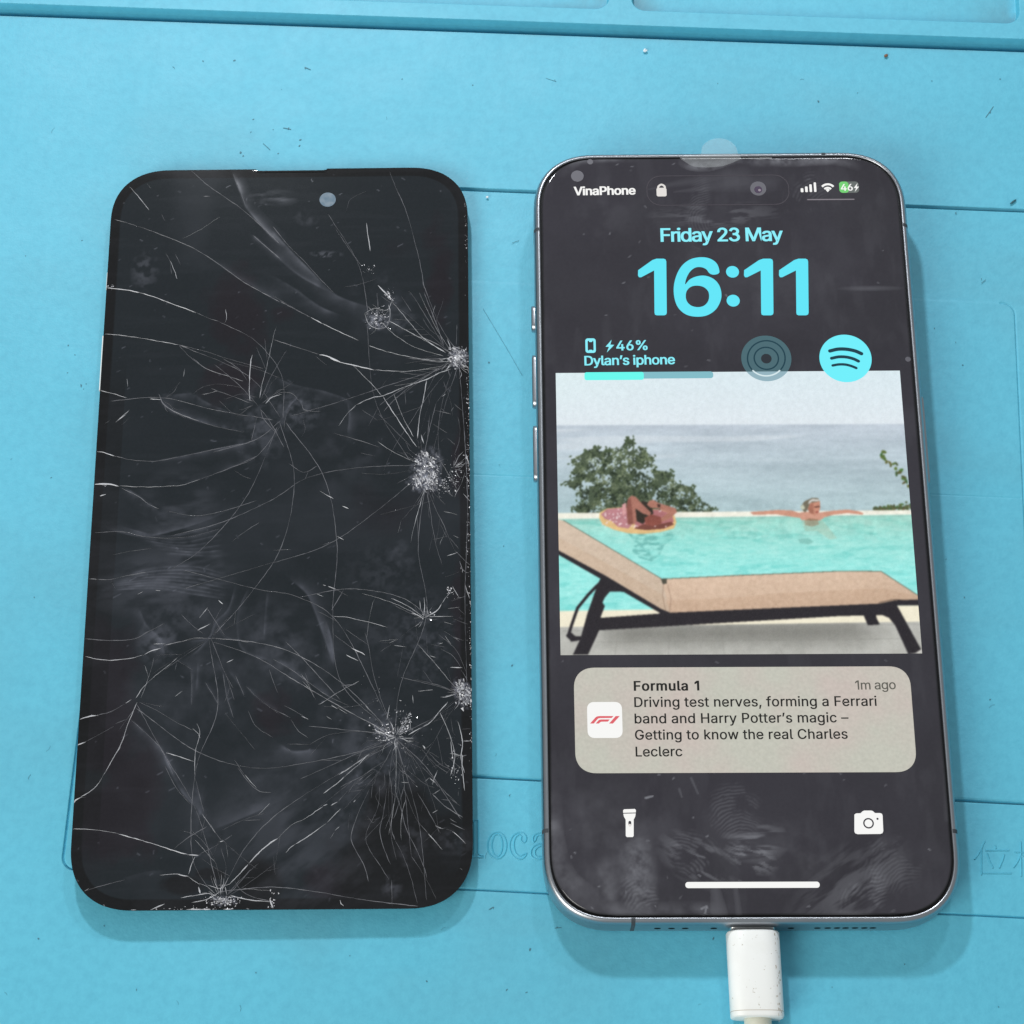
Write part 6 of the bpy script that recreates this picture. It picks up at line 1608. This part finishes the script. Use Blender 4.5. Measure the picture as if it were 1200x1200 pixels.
# fine fans of hairline cracks round the points of impact
def fan(k, c, a0, a1, n, r0, r1, w, kind, seed):
    r = np.random.default_rng(seed)
    for j in range(n):
        an = a0 + (a1 - a0) * r.random()
        ra, rb = r0 * (1 + r.random()), r1 * (.35 + .65 * r.random())
        p = [(c[0] + q * math.cos(an + .12 * (q / r1) * r.normal()), c[1] + q * math.sin(an + .12 * (q / r1) * r.normal())) for q in np.linspace(ra, rb, 4)]
        v, f = crack_line(k, p, w * (.6 + .6 * r.random()), kind, seed * 100 + j)
        v = [(x, y, z + glass_z(x, y) + .012) for x, y, z in v]
        b0 = len(extra_v[kind])
        extra_v[kind] += v
        extra_f[kind] += [tuple(b0 + q for q in ff) for ff in f]


fan('B', (1035, 1150), 2.2, 4.4, 8, 25, 120, .12, 1, 501)
fan('B', (1030, 1150), 2.9, 4.3, 5, 60, 330, .09, 0, 502)
fan('D', (1030, 20), .2, 2.6, 9, 20, 120, .10, 1, 503)
fan('D', (850, 600), 3.6, 5.2, 7, 60, 230, .08, 0, 504)
fan('D', (870, 700), .3, 2.4, 10, 30, 170, .08, 0, 505)
fan('D', (1010, 620), -1.4, 1.4, 8, 10, 110, .10, 1, 506)
fan('F', (690, 975), 0, 6.28, 15, 12, 110, .10, 1, 507)
fan('F', (690, 975), .2, 3.0, 15, 60, 300, .06, 0, 508)
fan('F', (850, 310), 0, 6.28, 7, 10, 90, .08, 1, 509)
fan('F', (1060, 720), 1.8, 4.5, 7, 10, 130, .09, 1, 510)
fan('H', (700, 150), .5, 2.7, 15, 60, 330, .07, 0, 511)
fan('G', (900, 920), 2.4, 5.6, 10, 10, 150, .08, 1, 512)
fan('B', (590, 930), 0, 6.28, 8, 10, 90, .08, 1, 513)
fan('C', (1070, 250), 2.4, 6.6, 9, 20, 200, .08, 0, 514)
fan('C', (530, 235), -1, 1.6, 7, 10, 150, .07, 0, 515)
def branch(k, c, ang, length, w, depth, r):
    n_ = max(3, int(length / 38))
    p, an = np.array(c, float), ang
    pts = [tuple(p)]
    bend = r.normal(0, .035)
    for i in range(n_):
        an += bend + r.normal(0, .035)
        p = p + length / n_ * np.array([math.cos(an), math.sin(an)])
        pts.append(tuple(p))
        if depth and r.random() < .16:
            branch(k, tuple(p), an + r.choice((-1, 1)) * r.uniform(.3, .8), length * r.uniform(.2, .45), w * .75, depth - 1, r)
    kind = 1 if r.random() < .22 else 0
    v, f = crack_line(k, pts, w, kind, int(r.integers(1e6)))
    ok = [abs(x) < GW / 2 - .15 and abs(y) < GH / 2 - .15 for x, y, z in v]
    v = [(x, y, z + glass_z(x, y) + .012) for x, y, z in v]
    b0 = len(extra_v[kind])
    extra_v[kind] += v
    extra_f[kind] += [tuple(b0 + q for q in ff) for ff in f if all(ok[q] for q in ff)]


rb = np.random.default_rng(77)
for k, c, a0, a1, n_, L0, L1, w in (('B', (1030, 1150), 2.5, 4.5, 7, 250, 800, .11), ('D', (1030, 20), 1.7, 3.1, 7, 250, 700, .11), ('D', (850, 600), 2.2, 5.0, 7, 200, 520, .10), ('D', (860, 720), .9, 2.6, 8, 150, 420, .10),
                                     ('F', (690, 975), 2.6, 4.4, 8, 200, 620, .10), ('F', (690, 980), .5, 2.6, 14, 250, 640, .10), ('F', (1060, 740), 1.9, 4.4, 9, 150, 430, .10), ('F', (850, 310), 2.0, 4.2, 7, 120, 380, .09),
                                     ('G', (920, 930), 3.4, 6.0, 9, 150, 520, .11), ('C', (1070, 270), 0, 6.28, 12, 150, 460, .10), ('E', (800, 420), 0, 6.28, 14, 150, 460, .10), ('E', (400, 780), 0, 6.28, 6, 120, 320, .10), ('A', (640, 480), 0, 6.28, 3, 120, 300, .08), ('F', (300, 300), 0, 6.28, 6, 150, 380, .09), ('F', (250, 800), 0, 6.28, 7, 150, 380, .09), ('G', (880, 560), 0, 6.28, 5, 150, 320, .09)):
    for j in range(int(n_ * .62)):
        an0, st = rb.uniform(a0, a1), rb.uniform(0, .35) * L0
        branch(k, (c[0] + st * math.cos(an0), c[1] + st * math.sin(an0)), an0, rb.uniform(.3, 1) * L1, w * rb.uniform(.45, 1.0), 1, rb)
for j in range(46):                                      # short splits all down the battered right-hand edge
    y = rb.uniform(-20, 1180)
    branch(('D', 'F', 'H')[j % 3], (rb.uniform(960, 1105), y if j % 3 < 2 else y * .5), rb.uniform(1.9, 4.4) if rb.random() < .6 else rb.uniform(0, 6.28), rb.uniform(20, 110), .12 * rb.uniform(.5, 1.3), 1, rb)
for kind in (0, 1):
    o = mesh('hairline_crack', extra_v[kind], extra_f[kind], glass, MAT_CRACK if kind else MAT_FAINT)
    o['kind'] = 'stuff'


def chips(k, c, rx, ry, n, smin, smax, ang=None, seed=0, mat_=None, dens=1.0):
    """a patch of crushed glass: many tiny tilted splinters"""
    r = np.random.default_rng(seed)
    c = zp(k, [c])[0]
    n = int(n * .55)
    VV, FF = [], []
    for j in range(n):
        q = r.normal(0, .45, 2) * dens
        p = c + np.array([q[0] * rx, q[1] * ry])
        if abs(p[0]) > GW / 2 - .05 or abs(p[1]) > GH / 2 - .1:
            p[0] = np.clip(p[0], -GW / 2 + .08, GW / 2 - .08)
            p[1] = np.clip(p[1], -GH / 2 + .1, GH / 2 - .1)
        s = smin + (smax - smin) * r.random() ** 2
        a = (ang + r.normal(0, .5)) if ang is not None else r.uniform(0, 6.28)
        e = r.uniform(.35, .9)
        tl = r.uniform(-.5, .5, 2)
        pts = [(-1, -e * r.random()), (1, -e * .4), (.4, e), (-.5, e * .8)][:3 + (r.random() < .4)]
        b0 = len(VV)
        zz = glass_z(*p) + .03 + .05 * r.random()
        for x, y in pts:
            X_, Y_ = s * (x * math.cos(a) - y * math.sin(a)), s * (x * math.sin(a) + y * math.cos(a))
            VV.append((p[0] + X_, p[1] + Y_, zz + max(-.02, X_ * tl[0] + Y_ * tl[1]) + .02))
        FF.append(tuple(range(b0, b0 + len(pts))))
    o = mesh('crushed_glass', VV, FF, glass, mat_ or MAT_CHIP)
    o['kind'] = 'stuff'


chips('B', (1040, 1150), 1.9, 2.2, 70, .05, .34, None, 601)
chips('B', (1040, 1150), .8, .8, 60, .12, .45, None, 602)
chips('B', (590, 920), 2.3, 2.0, 90, .05, .3, None, 603)
chips('B', (648, 800), .7, .9, 14, .1, .4, 2.4, 604)
chips('B', (545, 655), 1.6, 1.3, 40, .05, .16, None, 605)
chips('D', (860, 630), 2.4, 3.2, 70, .06, .36, None, 606)
chips('D', (870, 700), 3.2, 1.8, 130, .05, .28, None, 607)
chips('D', (1010, 660), 3.2, 4.2, 110, .05, .22, None, 608)
chips('F', (640, 950), 3.6, 2.2, 90, .05, .26, None, 609)
chips('F', (740, 900), 2.6, 3.2, 50, .05, .24, 1.0, 610)
chips('F', (1070, 730), 1.5, 3.4, 50, .08, .42, 2.0, 611)
chips('F', (875, 292), 1.6, 1.2, 40, .05, .24, None, 612)
chips('F', (995, 160), 1.1, 1.3, 30, .06, .26, None, 613)
chips('F', (1030, 1140), 1.7, 5.5, 70, .05, .2, 1.5, 614)
chips('G', (920, 940), 4.2, 1.1, 120, .05, .28, None, 615)
chips('G', (780, 985), 9, .5, 60, .06, .26, 0, 616)
chips('H', (40, 940), 1.0, 1.8, 30, .06, .26, None, 617)
chips('A', (240, 750), 1.8, .5, 20, .05, .24, 0, 618)
chips('F', (590, 820), 6, 8, 70, .03, .10, None, 619)
chips('H', (800, 120), 6, 6, 80, .03, .11, None, 620)
chips('E', (120, 865), 1.9, .4, 12, .05, .2, .3, 621)
chips('C', (215, 712), 2.0, .4, 14, .05, .22, 0, 622)
def mosaic(k, poly_, n, smin, smax, seed, lean):
    """glass crushed to a crust: angular fragments side by side inside an outline"""
    r = np.random.default_rng(seed)
    PQ = np.array(zp(k, poly_))
    lo_, hi_ = PQ.min(0), PQ.max(0)
    VV, FF, MI = [], [], []
    cnt_ = 0
    while cnt_ < n:
        p = lo_ + (hi_ - lo_) * r.random(2)
        ins = False
        j = len(PQ) - 1
        for i in range(len(PQ)):
            if (PQ[i][1] > p[1]) != (PQ[j][1] > p[1]) and p[0] < (PQ[j][0] - PQ[i][0]) * (p[1] - PQ[i][1]) / (PQ[j][1] - PQ[i][1]) + PQ[i][0]:
                ins = not ins
            j = i
        if not ins and r.random() > .12:
            continue
        cnt_ += 1
        p[0] = np.clip(p[0], -GW / 2 + .1, GW / 2 - .1)
        s_1 = smin + (smax - smin) * r.random() ** 2
        a_1 = lean + r.normal(0, .45)
        m_ = r.integers(4, 7)
        an = np.sort(r.uniform(0, 6.28, m_))
        tl = r.normal(0, .35, 2)
        b0 = len(VV)
        zz = glass_z(*p) + .05 + .10 * r.random()
        for q in an:
            x, y = s_1 * math.cos(q), s_1 * .42 * math.sin(q)
            X_, Y_ = x * math.cos(a_1) - y * math.sin(a_1), x * math.sin(a_1) + y * math.cos(a_1)
            VV.append((min(p[0] + X_, GW / 2 - .02), p[1] + Y_, max(zz + X_ * tl[0] + Y_ * tl[1], glass_z(*p) + .015)))
        FF.append(tuple(range(b0, b0 + m_)))
        MI.append(int(r.choice(3, p=(.30, .38, .32))))
    o = mesh('crushed_glass', VV, FF, glass, MAT_CHIP)
    o.data.materials.append(MAT_CHIP2)
    o.data.materials.append(MAT_FAINT)
    o.data.polygons.foreach_set('material_index', MI)
    o['kind'] = 'stuff'


mosaic('D', [(800, 540), (850, 525), (895, 560), (935, 640), (925, 735), (890, 750), (845, 712), (800, 716), (792, 690), (806, 640), (788, 600)], 330, .12, .62, 701, -1.0)
mosaic('D', [(930, 690), (1000, 640), (1030, 700), (960, 760), (920, 760)], 60, .08, .34, 702, .4)
mosaic('B', [(985, 1130), (1020, 1085), (1070, 1100), (1095, 1150), (1080, 1200), (1020, 1200), (980, 1170)], 240, .10, .5, 703, 2.4)
mosaic('F', [(1028, 690), (1050, 655), (1075, 690), (1110, 735), (1108, 790), (1070, 800), (1045, 750)], 190, .10, .52, 704, -1.1)
mosaic('F', [(565, 925), (610, 930), (660, 960), (690, 975), (640, 990), (590, 965)], 90, .07, .34, 705, -.4)
mosaic('F', [(700, 960), (740, 900), (775, 830), (778, 880), (740, 945)], 70, .07, .4, 706, 1.0)
mosaic('G', [(860, 950), (900, 920), (940, 915), (975, 945), (930, 965)], 110, .07, .34, 707, .1)
mosaic('B', [(515, 900), (555, 875), (640, 850), (665, 880), (645, 960), (590, 985), (540, 960)], 60, .06, .36, 708, .8)
mosaic('B', [(610, 755), (650, 775), (690, 815), (660, 835), (630, 800)], 40, .08, .4, 709, -.8)
# ragged right edge
for j, (y0, y1, n_) in enumerate(((20, 420, 90), (420, 800, 110), (800, 1180, 70))):
    chips('D', (1098, (y0 + y1) / 2), .45, (y1 - y0) / 4.8 / 5.8 / 1.6, n_, .04, .18, 1.57, 630 + j)
chips('F', (1112, 600), .4, 26, 110, .04, .2, 1.57, 634)
chips('B', (1085, 420), .35, 18, 60, .04, .14, 1.57, 635)
# dark splits at the bottom where the glass gapes
for k, pts, w in (('G', [(620, 840), (700, 850), (770, 860)], 2.2), ('G', [(800, 790), (860, 800), (920, 820)], 1.2), ('G', [(985, 845), (1030, 880), (1090, 900)], 1.3)):
    pass
# white strips along the left edge
y0, y1 = G(122, 392)[1], G(119, 456)[1]
V = [(x, y, z) for y in (y0, y1) for x, z in ((-GW / 2 - .02, .2), (-GW / 2 - .32, .2), (-GW / 2 - .32, .75), (-GW / 2 - .02, .95))]
mesh('edge_strip', V, [(0, 1, 5, 4), (1, 2, 6, 5), (2, 3, 7, 6), (3, 0, 4, 7), (3, 2, 1, 0), (4, 5, 6, 7)], panel, MAT_EDGEW)
for px, py0, py1 in ((125.4, 318, 338),):
    y0, y1 = G(px, py0)[1], G(px, py1)[1]
    V = [(x, y, z) for y in (y0, y1) for x, z in ((-GW / 2 - .02, .3), (-GW / 2 - .2, .3), (-GW / 2 - .2, .8), (-GW / 2 - .02, .95))]
    mesh('edge_strip', V, [(0, 1, 5, 4), (1, 2, 6, 5), (2, 3, 7, 6), (3, 0, 4, 7), (3, 2, 1, 0), (4, 5, 6, 7)], panel, MAT_EDGEW)

# ================================================================== CHARGING CABLE
cable = thing('charging_cable', 'white charging cable whose plug is pushed into the bottom of the lit phone', 'cable', FP)
zc = 4.0
xa = (FP.loc(850.5, 1091, zc)[0] + FP.loc(912.5, 1091, zc)[0]) / 2
wa = FP.loc(912.5, 1091, zc)[0] - FP.loc(850.5, 1091, zc)[0]
qb0, qb1 = FP.loc(856.3, 1194, zc), FP.loc(918.8, 1194, zc)
xb, wb, yb = (qb0[0] + qb1[0]) / 2, qb1[0] - qb0[0], qb0[1]
ya = -.75
hgt = 6.6


def oval(w, h, n=40, p=3.0):
    a = np.linspace(0, 2 * math.pi, n + 1)[:-1]
    return np.stack([np.sign(np.cos(a)) * np.abs(np.cos(a)) ** (2 / p) * w / 2, np.sign(np.sin(a)) * np.abs(np.sin(a)) ** (2 / p) * h / 2], 1)


def loft(name, secs, parent, mat_, n=40, p=3.0, ends=True):
    """secs: (x, y, z, w, h) sections across the y axis"""
    V, F = [], []
    for x, y, z, w, h in secs:
        V += [(x + a_, y, z + b_) for a_, b_ in oval(w, h, n, p)]
    for j in range(len(secs) - 1):
        for i in range(n):
            k = (i + 1) % n
            F.append((j * n + i, (j + 1) * n + i, (j + 1) * n + k, j * n + k))
    if ends:
        F += [tuple(range(n)), tuple((len(secs) - 1) * n + i for i in reversed(range(n)))]
    return mesh(name, V, F, parent, mat_, True)


dx = (xb - xa) / (yb - ya)
ax = lambda y: xa + dx * (y - ya)
plug = loft('plug', [(ax(ya), ya, zc, wa - .7, hgt - .7), (ax(ya - .08), ya - .08, zc, wa - .3, hgt - .3), (ax(ya - .35), ya - .35, zc, wa, hgt), (ax(ya - 9), ya - 9, zc, (wa + wb) / 2, hgt),
                     (ax(yb + .35), yb + .35, zc, wb, hgt), (ax(yb + .1), yb + .1, zc, wb - .25, hgt - .25), (ax(yb), yb, zc, wb - .8, hgt - .8)], cable, MAT_PLUG)
loft('connector_shell', [(ax(ya), 2.0, zc, 8.2, 2.4), (ax(ya), ya - .02, zc, 8.2, 2.4)], cable, MAT_STEEL, p=4)
cw = FP.loc(904, 1200, 3.2)[0] - FP.loc(873, 1200, 3.2)[0]
loft('strain_relief', [(ax(yb) + .1, yb + .3, zc - .3, cw * 1.04, cw * 1.04), (ax(yb) + .1, yb - 1.1, zc - .35, cw * 1.04, cw * 1.04), (ax(yb) + .1, yb - 1.3, zc - .35, cw * .95, cw * .95)], cable, MAT_CABLE, 28, 2)
secs = []
for k in range(26):
    u = k / 25
    y = yb - .5 - 75 * u
    zl_ = zc - .35 - (zc - .35 - (cw * .46 + .15)) * sstep(0, .28, u) - (y * math.sin(TILT)) * 0
    zl_ = zl_ - y * math.tan(TILT) * sstep(0, .3, u)
    secs.append((ax(yb) + .1 + 14 * u * u, y, float(zl_), cw * .92, cw * .92))
loft('cord', secs, cable, MAT_CABLE, 24, 2)

# grime along the right-hand side of the plug
MAT_GRIME, t, b = new_mat('brown_grime', (0.50, 0.44, 0.36), 0.6)
VV, FF = [], []
rg = np.random.default_rng(5)
for k in range(46):
    y = ya - .8 - rg.random() * 15.6
    u = (wa / 2) * (.80 + .10 * rg.normal() * .5) if k < 34 else wa / 2 * rg.uniform(-.8, .8)
    u = float(np.clip(u, -wa / 2 * .92, wa / 2 * .92))
    L_, w_ = (rg.uniform(.15, .8), rg.uniform(.03, .09)) if k < 34 else (rg.uniform(.05, .14), rg.uniform(.05, .12))
    b0 = len(VV)
    for q in range(6):
        an = 2 * math.pi * q / 6
        uu = u + w_ * math.cos(an)
        zz = zc + hgt / 2 * (1 - min(.999, abs(uu) / (wa / 2)) ** 3) ** (1 / 3) + .012
        VV.append((ax(y) + uu, y + L_ / 2 * math.sin(an), zz))
    FF.append(tuple(range(b0, b0 + 6)))
gm = mesh('grime', VV, FF, plug, MAT_GRIME)
gm['kind'] = 'stuff'
# moulding line round the plug near its cable end
ov = oval(wb + .03, hgt + .03, 48, 3.0)
yy = yb + 1.1
mesh('moulding_line', [(ax(yy) + p, yy + d, zc + q) for d in (-.05, .05) for p, q in ov], [(i, (i + 1) % 48, 48 + (i + 1) % 48, 48 + i) for i in range(48)], plug, MAT_GRIME)
